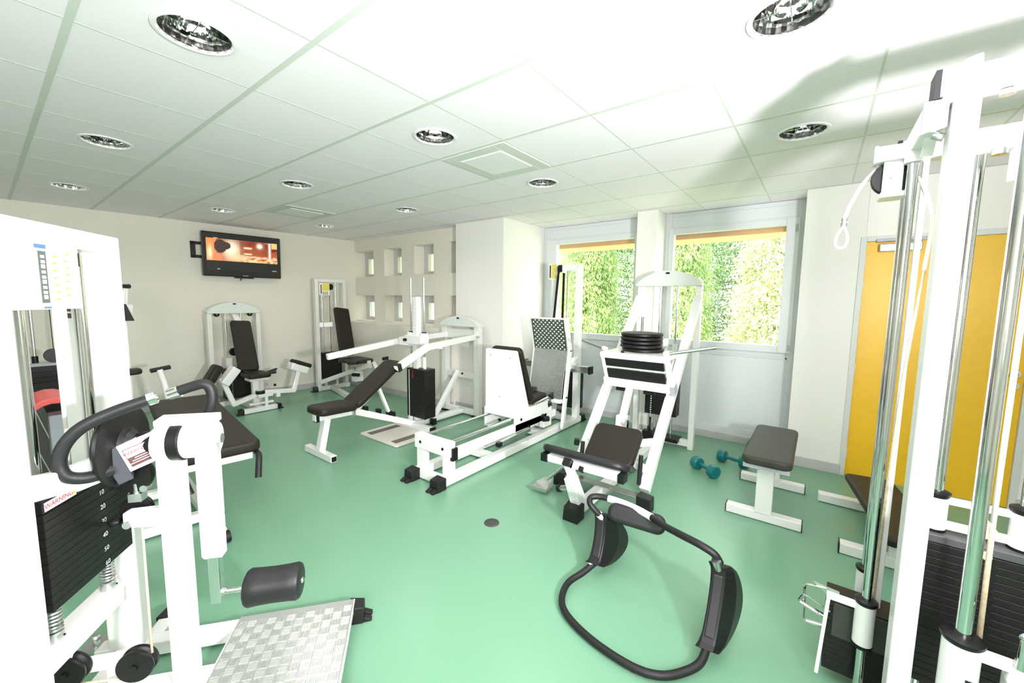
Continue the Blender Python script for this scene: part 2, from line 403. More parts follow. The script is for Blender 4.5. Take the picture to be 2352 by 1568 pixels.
for i, (x, y, lab) in enumerate(spots):
    o = dl if i == 0 else copy_tree(dl)
    o.location = (x, y, CZ); ORG[o.name] = V((x, y, CZ)); tag(o, lab, 'ceiling light', 'recessed downlights')
    cut.cyl((x, y, CZ - .05), (x, y, CZ + .2), .117, seg=32)
cutter = cut.build('cutter', 'tile')
bm_mod = ceil.modifiers.new('holes', 'BOOLEAN'); bm_mod.operation = 'DIFFERENCE'; bm_mod.object = cutter; bm_mod.solver = 'EXACT'
bpy.context.view_layer.update()
me = bpy.data.meshes.new_from_object(ceil.evaluated_get(bpy.context.evaluated_depsgraph_get()))
ceil.modifiers.clear(); ceil.data = me; bpy.data.objects.remove(cutter)

def vent(x0, y0, label):
    t = thing('ceiling_vent', label, 'air vent', (x0 + .285, y0 + .285, CZ), 'square air vents in the ceiling')
    f = MB(); x1, y1 = x0 + .57, y0 + .57; z0, z1 = CZ - .006, CZ + .004
    f.box(x0, x1, y0, y0 + .09, z0, z1); f.box(x0, x1, y1 - .09, y1, z0, z1); f.box(x0, x0 + .09, y0 + .09, y1 - .09, z0, z1); f.box(x1 - .09, x1, y0 + .09, y1 - .09, z0, z1)
    f.build('frame', 'tbar', t, bevel=.003)
    MB().box(x0 + .10, x1 - .10, y0 + .10, y1 - .10, CZ - .012, CZ - .004).build('deflector_plate', 'labelwhite', t, bevel=.003)
    p = MB().box(x0 + .09, x1 - .09, y0 + .09, y1 - .09, CZ - .003, CZ - .0015).build('backing', 'labelwhite', t)
vent(2.09, 1.675, 'square ceiling air vent nearer the windows, beside a downlight')
vent(2.09, 4.675, 'square ceiling air vent nearer the television wall')

# ------------------------------------------------------------------ shared machine pieces
def rubber_foot(parent, p, q, w=.075, h=.075, name='rubber_foot', toes=True):
    """black cap on a beam end with two moulded toes; p -> q runs outwards along the floor"""
    f = MB(); p, q = V(p), V(q); d, s, u, L = basis(p, q)
    a = [p - s * w / 2, p + s * w / 2, p + s * w / 2 + u * h, p - s * w / 2 + u * h]
    e = q - d * L * .35
    b = [e - s * w * .5, e + s * w * .5, e + s * w * .42 + u * h * .92, e - s * w * .42 + u * h * .92]
    f.rings([[x for x in a], [x for x in b]], smooth=False)
    for sg in ((-1, 1) if toes else ()):
        c = e + s * sg * w * .25
        f.rings([[c - s * w * .2, c + s * w * .2, c + s * w * .2 + u * h * .3, c - s * w * .2 + u * h * .3],
                 [c - s * w * .17 + d * L * .35, c + s * w * .17 + d * L * .35, c + s * w * .17 + d * L * .35 + u * h * .12, c - s * w * .17 + d * L * .35 + u * h * .12]], smooth=False)
    return f.build(name, 'rubber', parent, bevel=.004)
def pulley(parent, c, axis, r=.045, w=.026, name='pulley', xf=None):
    ax = V(axis).normalized(); c = V(c)
    f = MB(xf); f.lathe(c - ax * w / 2, c + ax * w / 2, [(0, r * .3), (0, r * .96), (w * .12, r), (w * .3, r * .97), (w * .5, r * .78), (w * .7, r * .97), (w * .88, r), (w, r * .96), (w, r * .3)], 28)
    o = f.build(name, 'black', parent)
    g = MB(xf); g.lathe(c - ax * (w / 2 + .006), c + ax * (w / 2 + .006), [(0, .004), (0, r * .2), (w + .012, r * .2), (w + .012, .004)], 12); g.build('axle_bolt', 'black' if r > .048 else 'zinc', o)
    return o
def stack(parent, x0, x1, y0, y1, z0, pitch, n, m='plate', xf=None, gap=.0009):
    out = []
    for i in range(n):
        out.append(MB(xf).box(x0, x1, y0, y1, z0 + i * pitch, z0 + (i + 1) * pitch - gap).build('weight_plate', m, parent, bevel=.0016))
    return out
def arch_top(parent, p, q, depth, z0, rise, side=.03, m='arch'):
    """curved head cover between two posts with an oval badge"""
    p, q = V(p), V(q); d = (q - p); L = d.length; d.normalize(); nrm = V((-d.y, d.x, 0))
    pts = [p + V((0, 0, z0))]
    k = 14
    prof = []
    for i in range(k + 1):
        t = i / k; prof.append(p + d * (L * t) + V((0, 0, z0 + side + rise * math.sin(PI * min(1, max(0, t))) ** .75)))
    pts = [p + V((0, 0, z0)), *prof, q + V((0, 0, z0))]
    f = MB(); f.prism([x - nrm * depth / 2 for x in pts], nrm * depth)
    return f.build('head_cover', m, parent, bevel=.006)
def oval(parent, c, ux, uy, a, b, m='black', name='badge'):
    c, ux, uy = V(c), V(ux).normalized(), V(uy).normalized(); un = ux.cross(uy)
    f = MB(); f.rings([[c + ux * a * s * math.cos(k * PI / 12) + uy * b * s * math.sin(k * PI / 12) + un * h for k in range(24)] for s, h in ((1, -.002), (1, .003), (.8, .005))])
    return f.build(name, m, parent)

# ------------------------------------------------------------------ hip machine close to the camera (own axes: a along the stack, b towards the platform)
_y = math.radians(51.5); E1 = V((math.cos(_y), math.sin(_y), 0)); E2 = V((math.sin(_y), -math.cos(_y), 0))
def H(p): return E1 * p[0] + E2 * p[1] + V((0, 0, p[2]))
def HB(): return MB(H)
t = thing('hip_machine', 'white weight stack hip machine with black roller pad and tread plate platform', 'gym machine', tuple(H((1.65, -1.0, 0))))
HB().box(1.39, 1.45, -1.20, -1.08, .02, 1.72).build('upright', 'white', t, bevel=.006)
f = HB(); f.box(1.85, 1.912, -1.20, -1.08, .02, 1.72); f.box(1.85, 1.90, -1.262, -1.206, .55, 1.66); f.build('upright', 'white', t, bevel=.006)
HB().box(1.45, 1.85, -1.20, -1.08, 1.655, 1.72).build('top_beam', 'white', t, bevel=.006)
HB().box(1.45, 1.85, -1.175, -1.085, .325, .385).build('stack_beam', 'white', t, bevel=.005)
pl = HB().box(1.455, 1.70, -1.092, -1.080, 1.455, 1.66).build('placard', 'palecard', t, bevel=.002)
f = HB(); f.box(1.545, 1.572, -1.080, -1.0785, 1.475, 1.632); bn = f.build('banner', 'greycard', pl)
f = HB()
for i in range(9): f.box(1.552, 1.565, -1.0785, -1.0775, 1.487 + i * .0155, 1.487 + i * .0155 + (.009 if i % 3 else .012))
f.build('lettering', 'labelwhite', pl)
f = HB()
for i in range(14):
    a = 1.60 + .045 * (i % 2) + random.uniform(-.006, .006); z = 1.485 + i * .011
    f.box(a, a + .012, -1.080, -1.0788, z, z + .006)
f.build('printed_pattern', 'yellowcard', pl)
f = HB(); f.box(1.535, 1.575, -1.080, -1.0788, 1.64, 1.652); f.box(1.55, 1.575, -1.080, -1.0788, 1.458, 1.464); f.build('blue_print', 'bluecard', pl)
f = HB()
for z, hgt in ((1.535, .006), (1.52, .010), (1.49, .022), (1.472, .010), (1.44, .016), (1.415, .018)): f.box(1.848, 1.8505, -1.222, -1.212, z, z + hgt)
f.build('small_print', 'labeldark', t)
f = HB(); f.box(1.70, 1.78, -1.13, -1.12, 1.60, 1.645); f.build('inner_bracket', 'black', t)
for a in (1.53, 1.775):
    HB().cyl((a, -1.13, .39), (a, -1.13, 1.66), .0125).build('guide_rod', 'chrome', t)
    sp = HB().spring((a, -1.13, .408), (a, -1.13, .515), .0205, .0036, 9).build('spring', 'zinc', t)
    f = HB(); f.cyl((a, -1.13, .385), (a, -1.13, .412), .023, seg=18); f.build('spring_seat', 'zinc', sp)
    HB().cyl((a + .004, -1.107, .398), (a + .003, -1.1055, .398), .0035, seg=8).build('set_screw', 'black', sp)
HB().cyl((1.655, -1.13, .83), (1.655, -1.13, 1.66), .006, seg=10).build('lift_cable', 'cable', t)
HB().box(1.60, 1.64, -1.235, -1.23, .55, 1.62).build('rear_strip', 'cream', t)
pls = stack(t, 1.475, 1.845, -1.185, -1.083, .517, .0265, 12, xf=H)
top = HB().box(1.475, 1.845, -1.185, -1.083, .836, .875).build('top_plate', 'plate', t, bevel=.003)
f = HB(); f.box(1.480, 1.60, -1.0835, -1.0818, .842, .870); f.build('warning_label', 'labelwhite', top)
text('WARNING', .022, (1.532, -1.0816, .856), (1, 0, 0), (0, 0, 1), 'labelred', 'warning_text', top, xf=H)
f = HB(); f.box(1.586, 1.598, -1.0818, -1.0812, .847, .866); f.build('yellow_mark', 'labelyellow', top)
for k in range(6):
    i = 11 - (k * 2 + 1)
    text(str(10 * (k + 1)), .024, (1.708, -1.0828, .517 + .0265 * i + .013), (1, 0, 0), (0, 0, 1), 'labelwhite', 'weight_number', pls[i], xf=H)
for i in range(12):
    f = HB(); f.cyl((1.672, -1.0835, .517 + .0265 * i + .013), (1.672, -1.082, .517 + .0265 * i + .013), .005, seg=10); f.build('pin_hole', 'black', pls[i])
f = HB(); f.cyl((1.672, -1.083, .694), (1.672, -1.04, .694), .006, seg=10); f.lathe((1.672, -1.045, .694), (1.672, -1.00, .694), [(0, .008), (.008, .016), (.022, .018), (.034, .012), (.038, .002)], 16); f.build('selector_pin', 'black', t)
# base
f = HB(); f.box(1.85, 1.912, -1.25, -.27, .012, .072); f.build('base_beam', 'white', t, bevel=.005)
f = HB(); f.box(1.39, 1.45, -1.25, -.27, .012, .072); f.build('base_beam', 'white', t, bevel=.005)
HB().box(1.62, 1.685, -1.08, -.70, .012, .072).build('base_beam', 'white', t, bevel=.005)
f = HB(); f.box(1.45, 1.85, -1.17, -1.11, .012, .072); f.box(1.45, 1.85, -.76, -.70, .012, .07); f.build('cross_beam', 'white', t, bevel=.005)
f = HB(); f.box(1.55, 1.59, -1.175, -1.12, .07, .33); f.build('stack_support', 'white', t, bevel=.004)
f = HB(); f.box(1.912, 2.0, -1.10, -1.04, .012, .072); f.build('rear_beam', 'white', t, bevel=.005)
rubber_foot(t, H((1.99, -1.07, .0)), H((2.11, -1.07, .0)), .08, .08)
rubber_foot(t, H((1.881, -.29, .0)), H((1.881, -.19, .0)), .078, .082)
rubber_foot(t, H((1.42, -.29, .0)), H((1.42, -.19, .0)), .078, .082)
# platform with raised five-bar tread
HB().box(1.40, 1.905, -.745, -.272, .074, .083).build('platform', 'checker', t)
f = HB(); pit = .0390; na, nb = int(.50 / pit), int(.468 / pit)
for i in range(na):
    for j in range(nb):
        ca, cb2 = 1.404 + pit * (i + .5), -.743 + pit * (j + .5)
        for k in range(5):
            o2 = (k - 2) * .0066; L = .0165
            if (i + j) % 2: f.hexa([H((ca + sa * L, cb2 + o2 + sb * .0014 * (1 if z else 1.7), .083 + z)) for sa in (-1, 1) for sb in (-1, 1) for z in (0, .0022)])
            else: f.hexa([H((ca + o2 + sa * .0014 * (1 if z else 1.7), cb2 + sb * L, .083 + z)) for sa in (-1, 1) for sb in (-1, 1) for z in (0, .0022)])
f.build('tread_bars', 'bar', bpy.data.objects['platform'])
HB().box(1.40, 1.905, -.273, -.268, .06, .083).build('platform_edge', 'white', t)
# column, pivot and swing arm
HB().box(1.62, 1.69, -.868, -.80, .07, .99).build('column', 'white', t, bevel=.006)
az, aa = .985, 1.655
f = HB(); f.lathe((aa, -.99, az), (aa, -.945, az), [(0, .03), (.002, .132), (.014, .143), (.022, .141), (.026, .126), (.030, .06), (.045, .045)], 44); cam = f.build('cam_disc', 'black', t)
f = HB(); f.lathe((aa, -.96, az), (aa, -.915, az), [(0, .05), (.012, .048), (.030, .036), (.038, .014), (.045, .012)], 24); f.build('hub_cap', 'foam', cam)
f = HB(); f.cyl((aa, -.92, az), (aa, -.865, az), .040, .045, seg=24); f.build('pivot_sleeve', 'black', t)
f = HB(); f.cyl((aa, -.868, az), (aa, -.818, az), .066, seg=28); f.prism([(1.625, -.868, 1.045), (1.69, -.868, 1.045), (1.69, -.868, 1.075), (1.625, -.868, 1.068)], (0, .185, 0)); f.build('pivot_housing', 'white', t, bevel=.005)
f = HB(); f.cyl((aa, -.820, az), (aa, -.783, az), .070, seg=28); f.build('bearing_ring', 'black', t, bevel=.004)
f = HB(); f.cyl((aa, -.785, az), (aa, -.69, az), .064, seg=28); arm = f.build('swing_hub', 'white', t, bevel=.004)
HB().cyl((aa, -.69, az), (aa, -.672, az), .018, seg=14).build('hub_bolt', 'zinc', arm)
f = HB(); z0 = .53
f.prism([(1.625, -.752, az), (1.625, -.752, z0 + .02), (1.640, -.752, z0), (1.685, -.752, z0), (1.685, -.752, az)], (0, .062, 0)); sw = f.build('swing_arm', 'white', t, bevel=.005)
f = HB(); f.cyl((1.69, -.72, .66), (1.73, -.72, .66), .012, seg=12); f.build('arm_lock_knob', 'black', sw)
HB().box(1.636, 1.674, -.738, -.702, .352, .54).build('arm_extension', 'zinc', t, bevel=.003)
f = HB(); f.cyl((aa, -.703, .385), (aa, -.60, .385), .0105, seg=14); f.cyl((aa, -.703, .385), (aa, -.690, .385), .017, seg=14); f.build('roller_shaft', 'chrome', t)
f = HB(); f.lathe((aa, -.625, .385), (aa, -.428, .385), [(0, .012), (.001, .052), (.006, .062), (.016, .068), (.05, .0655), (.10, .064), (.15, .0655), (.182, .068), (.192, .062), (.197, .05), (.1972, .012)], 36); ro = f.build('roller_pad', 'foam', t)
HB().lathe((aa, -.429, .385), (aa, -.419, .385), [(0, .012), (.006, .011), (.0095, .004)], 16).build('shaft_cap', 'chrome', ro)
g = HB(); g.beam((1.415, -1.065, .942), (1.555, -1.055, .912), .04, .072); g.beam((1.545, -1.058, .913), (1.61, -.975, .937), .04, .085); g.beam((1.60, -.985, .935), (1.655, -.86, .984), .04, .10, ext=.01); ga = g.build('guard_arm', 'white', t, bevel=.006)
f = HB(); f.beam((1.598, -.985, .925), (1.617, -.95, .938), .058, .125); f.build('foam_stop', 'greyfoam', ga, bevel=.004)
# warning plate on the outer face of the arm
p0, p1 = H((1.618, -.935, .953)), H((1.648, -.875, .977)); d3 = (p1 - p0).normalized(); out = V((d3.y, -d3.x, 0)).normalized()
if out.dot(V((0, 0, 0)) - p0) < 0: out = -out
up3 = out.cross(d3).normalized(); up3 = up3 if up3.z > 0 else -up3
def plate3(c, ux, uy, un, w, h, m, name, par, th=.0015):
    f = MB(); f.hexa([c + ux * a * w / 2 + uy * b * h / 2 + un * k * th for a in (-1, 1) for b in (-1, 1) for k in (0, 1)]); return f.build(name, m, par)
c3 = (p0 + p1) / 2 + out * .0205
wp = plate3(c3, d3, up3, out, .086, .066, 'labeldark', 'warning_label', ga)
plate3(c3 + up3 * .016, d3, up3, out, .083, .030, 'labelwhite', 'label_field', wp, .0022)
plate3(c3 + up3 * .020 + d3 * .035, d3, up3, out, .010, .016, 'labelyellow', 'yellow_mark', wp, .0026)
for k in range(3): plate3(c3 - up3 * (.006 + .008 * k) - d3 * (.004 * k), d3, up3, out, .05 + .01 * k, .0025, 'labelwhite', 'fine_print', wp, .0022)
text('WARNING', .017, tuple(c3 + up3 * .016 - d3 * .006 + out * .0025), tuple(d3), tuple(up3), 'labelred', 'warning_text', wp)
def loop(pts, r, name, par, m='foam'):
    f = MB(); f.tube([H(p) for p in spline(pts, 7)], r, 16, raw=True); return f.build(name, m, par)
h1 = loop([(1.575, -.965, .925), (1.53, -1.0, .922), (1.50, -1.035, .942), (1.495, -1.046, .99), (1.50, -1.03, 1.045), (1.515, -.99, 1.093), (1.545, -.92, 1.130), (1.575, -.84, 1.158)], .0185, 'grip_handle', t)
f = HB(); f.cyl((1.572, -.846, 1.156), (1.580, -.826, 1.163), .0205, seg=16); f.build('end_cap', 'chrome', h1)
h2 = loop([(1.735, -.862, 1.140), (1.74, -.80, 1.162), (1.74, -.755, 1.172), (1.742, -.735, 1.15), (1.74, -.733, 1.10), (1.735, -.755, 1.04), (1.70, -.785, .995)], .0185, 'grip_handle', t)
f = HB(); f.cyl((1.734, -.866, 1.139), (1.738, -.834, 1.150), .0225, seg=16); f.build('end_cap', 'chrome', h2)
# cable path
f = HB(); f.prism([(1.645, -.862, .675), (1.645, -.862, .745), (1.645, -.975, .742), (1.645, -.990, .735), (1.645, -.99, .69), (1.645, -.965, .68)], (.03, 0, 0)); pa = f.build('pulley_arm', 'white', t, bevel=.004)
pulley(t, (1.70, -.975, .725), (1, 0, 0), .050, .026, xf=H)
HB().cyl((1.61, -.960, .708), (1.645, -.960, .708), .013, seg=14).build('arm_bolt', 'zinc', pa)
pulley(t, (1.57, -.938, .222), (1, 0, 0), .056, .042, xf=H)
pulley(t, (1.57, -1.132, .238), (1, 0, 0), .056, .042, xf=H)
f = HB(); f.box(1.595, 1.615, -1.15, -.92, .195, .245); f.box(1.60, 1.65, -1.05, -1.0, .07, .21); f.build('pulley_bracket', 'white', t, bevel=.003)
HB().tube([(1.572, -.895, .25), (1.66, -.942, .70)], .004, 8).build('cable', 'tan', t)
HB().tube([(1.572, -1.13, .184), (1.572, -.94, .168)], .004, 8).build('cable', 'tan', t)
f = HB(); f.box(1.655, 1.69, -.975, -.935, .77, .80); f.cyl((1.67, -.955, .80), (1.67, -.955, .835), .011, seg=12); f.cyl((1.66, -.93, .815), (1.69, -.93, .815), .012, seg=12); f.build('cable_clamp', 'zinc', t)
f = HB(); f.lathe((1.66, -.965, .865), (1.69, -.965, .865), [(0, .02), (.002, .062), (.015, .066), (.028, .062), (.03, .02)], 30); f.build('lower_cam', 'black', t)
f = HB(); f.box(1.93, 2.02, -1.36, -1.27, .002, .016); f.cyl((1.97, -1.315, .016), (1.97, -1.315, .06), .014, seg=10); f.build('anchor_plate', 'zinc', t)

# ------------------------------------------------------------------ long padded bench (lying leg curl) behind it
t = thing('leg_curl_bench', 'long black padded bench on white frame with hanging hand grips', 'gym machine', (.95, 3.7, 0))
ax = V((.13, .99, 0)).normalized(); sx = V((ax.y, -ax.x, 0))
cen = V((.955, 3.79, .53))
MB().pad(cen, ax, sx, 1.80, .45, .075, .05, .022).build('bench_pad', 'vinyl', t)
def L2(a, b, z): return V((cen.x, cen.y, 0)) + ax * a + sx * b + V((0, 0, z))
f = MB(); f.beam(L2(-.86, 0, .465), L2(.86, 0, .465), .36, .045); f.build('pad_frame', 'white', t, bevel=.004)
f = MB(); f.beam(V((.80, 2.84, .045)), V((.93, 4.5, .045)), .06); f.build('base_beam', 'white', t, bevel=.005)
f = MB(); f.beam(V((.46, 3.235, .042)), V((.80, 3.20, .042)), .06); f.build('cross_beam', 'white', t, bevel=.005)
f = MB(); f.beam(V((.56, 3.83, .042)), V((.88, 3.80, .042)), .06); f.build('cross_beam', 'white', t, bevel=.005)
for y in (3.22, 4.25):
    x = .80 + (y - 2.84) * .078
    f = MB(); f.beam(V((x, y, .07)), V((x, y - .02, .46)), .06, up=(0, 1, 0)); f.build('leg', 'white', t, bevel=.005)
f = MB(); f.cyl((.79, 2.80, .036), (.83, 2.80, .036), .036, seg=22); f.build('wheel', 'rubber', t)
for sgn in (1, -1):
    p = L2(-.86, sgn * .20, .48); q = L2(-.93, sgn * .20, .48)
    f = MB(); f.tube(fillet([p, q, q + V((-.03 * sgn, -.05, -.13))], .03), .019, 12); f.build('hand_grip', 'foam', t)
f = MB(); f.tube(fillet([(1.06, 4.70, .47), (1.045, 4.95, .48), (1.035, 5.0, .62), (1.00, 5.0, .80)], .06), .026, 14); f.build('roller_arm', 'white', t)
f = MB(); f.cyl((.935, 5.0, .795), (1.085, 5.02, .812), .021, seg=16); f.build('roller_pad', 'foam', t)
f = MB(); f.pad((.775, 5.02, .80), (1, 0, .05), (0, 1, 0), .20, .14, .05, .04, .018); f.build('leg_pad', 'vinyl', t)

# weight tower by the television wall, mostly hidden by the hip machine
t = thing('weight_tower', 'partly hidden white weight tower with black stack beside television wall', 'gym machine', (.45, 5.35, 0))
for x in (-.10, .80):
    MB().box(x, x + .05, 5.30, 5.36, 0, 1.55).build('upright', 'white', t, bevel=.005)
MB().box(-.05, .80, 5.30, 5.36, 1.49, 1.55).build('top_beam', 'white', t, bevel=.005)
MB().box(-.05, .80, 5.30, 5.36, 0, .06).build('base_beam', 'white', t, bevel=.005)
for x in (.255, .475): MB().cyl((x, 5.33, .06), (x, 5.33, 1.49), .011, seg=12).build('guide_rod', 'steel', t)
stack(t, .21, .52, 5.27, 5.39, .12, .045, 17)
f = MB(); f.box(.225, .505, 5.29, 5.37, .886, .915); f.build('top_plate', 'graycap', t, bevel=.003)
for x in (.255, .475): MB().cyl((x, 5.33, .915), (x, 5.33, .975), .02, seg=12).build('sleeve', 'black', t)
MB().cyl((.365, 5.33, .91), (.365, 5.33, 1.49), .003, seg=6).build('cable', 'black', t)
pulley(t, (.36, 5.29, .975), (0, 1, 0), .06, .03)
f = MB(); f.box(.06, .17, 5.27, 5.30, 1.18, 1.33); pp = f.build('bolt_plate', 'cream', t, bevel=.006)
f = MB()
for z in (1.205, 1.305): f.cyl((.11, 5.27, z), (.11, 5.262, z), .012, seg=10)
f.build('plate_bolt', 'black', pp)
f = MB(); f.beam((.85, 5.33, 1.42), (.865, 5.33, 1.58), .035); f.prism([(.845, 5.31, 1.42), (.905, 5.31, 1.41), (.90, 5.31, 1.33), (.875, 5.31, 1.27), (.845, 5.31, 1.30)], (0, .04, 0)); aa2 = f.build('press_arm', 'cream', t, bevel=.005)
f = MB(); f.cyl((.85, 5.33, 1.59), (.885, 5.29, 1.59), .021, seg=14); f.build('hand_grip', 'foam', aa2)
f = MB(); f.prism([(.835, 5.27, 1.42), (.848, 5.27, 1.42), (.90, 5.27, 1.26), (.835, 5.27, 1.26)], (0, .035, 0)); f.build('side_pad', 'vinyl', aa2, bevel=.004)

# red arched pad on a grey post, and the dark board behind it
t = thing('roll_pad_stand', 'red arched pad on a grey steel post seen through the hip machine frame', 'gym equipment', (.22, 3.42, 0))
f = MB(); R0, R1 = .148, .122; k = 18; cx, cz = .205, .745; rr = []
for i in range(k + 1):
    th = -.95 + (PI + 1.55) * i / k
    rr.append((cx + R0 * math.cos(th), cz + (R0 + .055) * math.sin(th), cx + R1 * math.cos(th), cz + (R1 + .05) * math.sin(th)))
f.rings([[V((a, 3.25, b)), V((a, 3.60, b)), V((c, 3.60, d)), V((c, 3.25, d))] for a, b, c, d in rr], smooth=False)
f.build('arched_pad', 'red', t, bevel=.005)
MB().box(.185, .265, 3.34, 3.46, .03, .835).build('post', 'greypost', t, bevel=.008)
MB().box(.08, .34, 3.25, 3.60, 0, .03).build('base_plate', 'greypost', t, bevel=.004)
t = thing('leaning_board', 'dark grey board with pale seams leaning behind the red arched pad', 'board', (.15, 4.45, 0))
MB().prism([(-.10, 4.40, 1.45), (.11, 4.40, 1.10), (.22, 4.40, .72), (.40, 4.40, 0), (-.20, 4.40, 0)], (0, .05, 0)).build('panel', 'board', t, bevel=.004)
for dx in (0, .07):
    f = MB(); f.beam((.12 - dx, 4.398, .95 - dx), (.34 - dx, 4.398, .03), .006, .008, up=(0, 1, 0)); f.build('seam', 'seam', t)

# wall socket, floor cover
t = tag(MB().box(1.19, 1.27, 6.832, 6.846, .245, .325).build('wall_socket', 'labelwhite', org=(1.23, 6.84, .285), bevel=.004), 'white wall socket low on the wall with the television', 'socket')
f = MB(); f.cyl((1.23, 6.834, .285), (1.23, 6.830, .285), .022, seg=18); f.build('socket_face', 'cream', t)
f = MB(); f.lathe((1.99, 1.665, 0), (1.99, 1.665, .006), [(0, .052), (.004, .05), (.006, .046), (.006, .001)], 30); t = tag(f.build('floor_cover', 'board', org=(1.99, 1.665, 0)), 'small round dark cover set in the green floor', 'floor cover')
f = MB()
for k in range(8):
    a = k * PI / 4; f.cyl((1.99 + .03 * math.cos(a), 1.665 + .03 * math.sin(a), .0055), (1.99 + .03 * math.cos(a), 1.665 + .03 * math.sin(a), .0066), .004, seg=8)
f.build('holes', 'black', t)

# ------------------------------------------------------------------ hip abduction machine below the television
t = thing('abductor_machine', 'white inner and outer thigh machine with arched tower under the television', 'gym machine', (2.15, 6.1, 0))
for x in (1.81, 2.395):
    MB().box(x, x + .055, 6.44, 6.54, 0, 1.29).build('upright', 'cream', t, bevel=.006)
ac = arch_top(t, (1.81, 6.49, 0), (2.45, 6.49, 0), .12, 1.275, .125)
oval(ac, (2.13, 6.428, 1.405), (1, 0, 0), (0, 0, 1), .022, .010)
f = MB(); f.box(1.84, 2.42, 6.44, 6.50, 0, .06); f.build('rear_beam', 'white', t, bevel=.005)
for x in (2.03, 2.22): MB().cyl((x, 6.49, .06), (x, 6.49, 1.28), .011, seg=12).build('guide_rod', 'steel', t)
stack(t, 1.97, 2.28, 6.43, 6.55, .09, .042, 10)
f = MB(); f.box(2.00, 2.07, 6.44, 6.54, .51, .66); f.build('top_block', 'cream', t, bevel=.004)
f = MB()
for k in range(16): f.ball((2.05, 6.425, .12 + k * .022), .006, 8)
f.build('chain', 'zinc', t)
pulley(t, (2.10, 6.46, .74), (0, 1, 0), .055, .03)
pulley(t, (1.93, 6.48, 1.265), (0, 1, 0), .035, .02); pulley(t, (2.33, 6.48, 1.265), (0, 1, 0), .035, .02)
f = MB(); f.beam((2.14, 6.50, 1.30), (2.16, 6.42, 1.16), .08, .02); f.build('back_bracket', 'white', t, bevel=.003)
P0, P1 = V((2.165, 6.37, 1.17)), V((2.12, 6.02, .52))
MB().pad((P0 + P1) / 2, (P1 - P0), (1, 0, 0), (P1 - P0).length, .245, .06, .035, .02).build('backrest', 'vinyl', t)
f = MB(); f.beam((2.16, 6.43, 1.12), (2.13, 6.12, .46), .05); f.build('backrest_post', 'white', t, bevel=.004)
MB().pad((2.14, 5.86, .485), (0, 1, 0), (1, 0, 0), .34, .27, .06, .05, .022).build('seat', 'vinyl', t)
f = MB(); f.beam((2.14, 5.80, .04), (2.14, 6.46, .04), .07); f.build('spine_beam', 'white', t, bevel=.005)
f = MB(); f.box(1.93, 2.36, 5.745, 5.81, .008, .068); f.build('front_beam', 'white', t, bevel=.005)
rubber_foot(t, (1.945, 5.778, 0), (1.865, 5.778, 0), .08, .075); rubber_foot(t, (2.345, 5.778, 0), (2.425, 5.778, 0), .08, .075)
f = MB(); f.box(2.10, 2.17, 5.86, 5.93, .06, .45); f.build('seat_post', 'white', t, bevel=.004)
f = MB(); f.box(2.20, 2.27, 5.98, 6.04, .06, .42); f.box(2.06, 2.30, 5.84, 6.02, .40, .44); f.build('seat_frame', 'white', t, bevel=.004)
f = MB(); f.box(2.20, 2.235, 5.755, 5.79, .06, .20); f.box(2.12, 2.30, 5.75, 5.80, .19, .235); f.box(2.02, 2.31, 5.77, 5.83, .10, .125); f.build('front_step', 'white', t, bevel=.004)
f = MB(); f.cyl((2.16, 5.80, .235), (2.16, 5.80, .275), .055, seg=24); f.build('pivot_disc', 'black', t)
f = MB(); f.cyl((2.36, 5.84, .30), (2.36, 5.84, .33), .016, seg=12); f.build('pivot_knob', 'black', t)
arR = MB(); arR.beams([(2.14, 5.82, .255), (2.60, 5.84, .20), (2.68, 5.86, .46)], .055, .055, up=(0, 1, 0)); arR.build('leg_arm', 'white', t, bevel=.005)
f = MB(); f.box(2.36, 2.41, 5.80, 5.86, .15, .21); f.build('arm_stop', 'white', t, bevel=.004)
arL = MB(); arL.beams([(2.14, 5.84, .225), (1.87, 5.86, .14), (1.77, 5.90, .47)], .055, .055, up=(0, 1, 0)); arL.build('leg_arm', 'white', t, bevel=.005)
def legpad(c, ux, side):
    c = V(c); ux = V(ux).normalized(); un = V((0, 0, 1)) - ux * ux.z; un = (un.normalized())
    MB().pad(c, ux, (0, 1, 0), .25, .17, .10, .02, .012).build('pad_shell', 'white', t)
    MB().pad(c + un * .072 * 1.0 + ux * side, ux, (0, 1, 0), .26, .19, .06, .04, .024).build('leg_pad', 'vinyl', t)
legpad((2.70, 5.90, .50), (.92, 0, -.38), .02)
f = MB(); f.pad((1.84, 5.86, .51), (.62, 0, .78), (0, 1, 0), .24, .16, .10, .02, .012); f.build('pad_shell', 'white', t)
f = MB(); f.pad((1.70, 5.98, .53), (.52, 0, .85), (0, 1, 0), .26, .19, .10, .045, .03); f.build('leg_pad', 'vinyl', t)
f = MB(); f.cyl((2.36, 6.0, .485), (2.46, 6.0, .508), .014, seg=12); f.build('hand_grip', 'foam', t)
f = MB(); f.cyl((2.27, 5.86, .49), (2.38, 5.83, .50), .026, seg=14); f.build('hand_grip', 'foam', t)

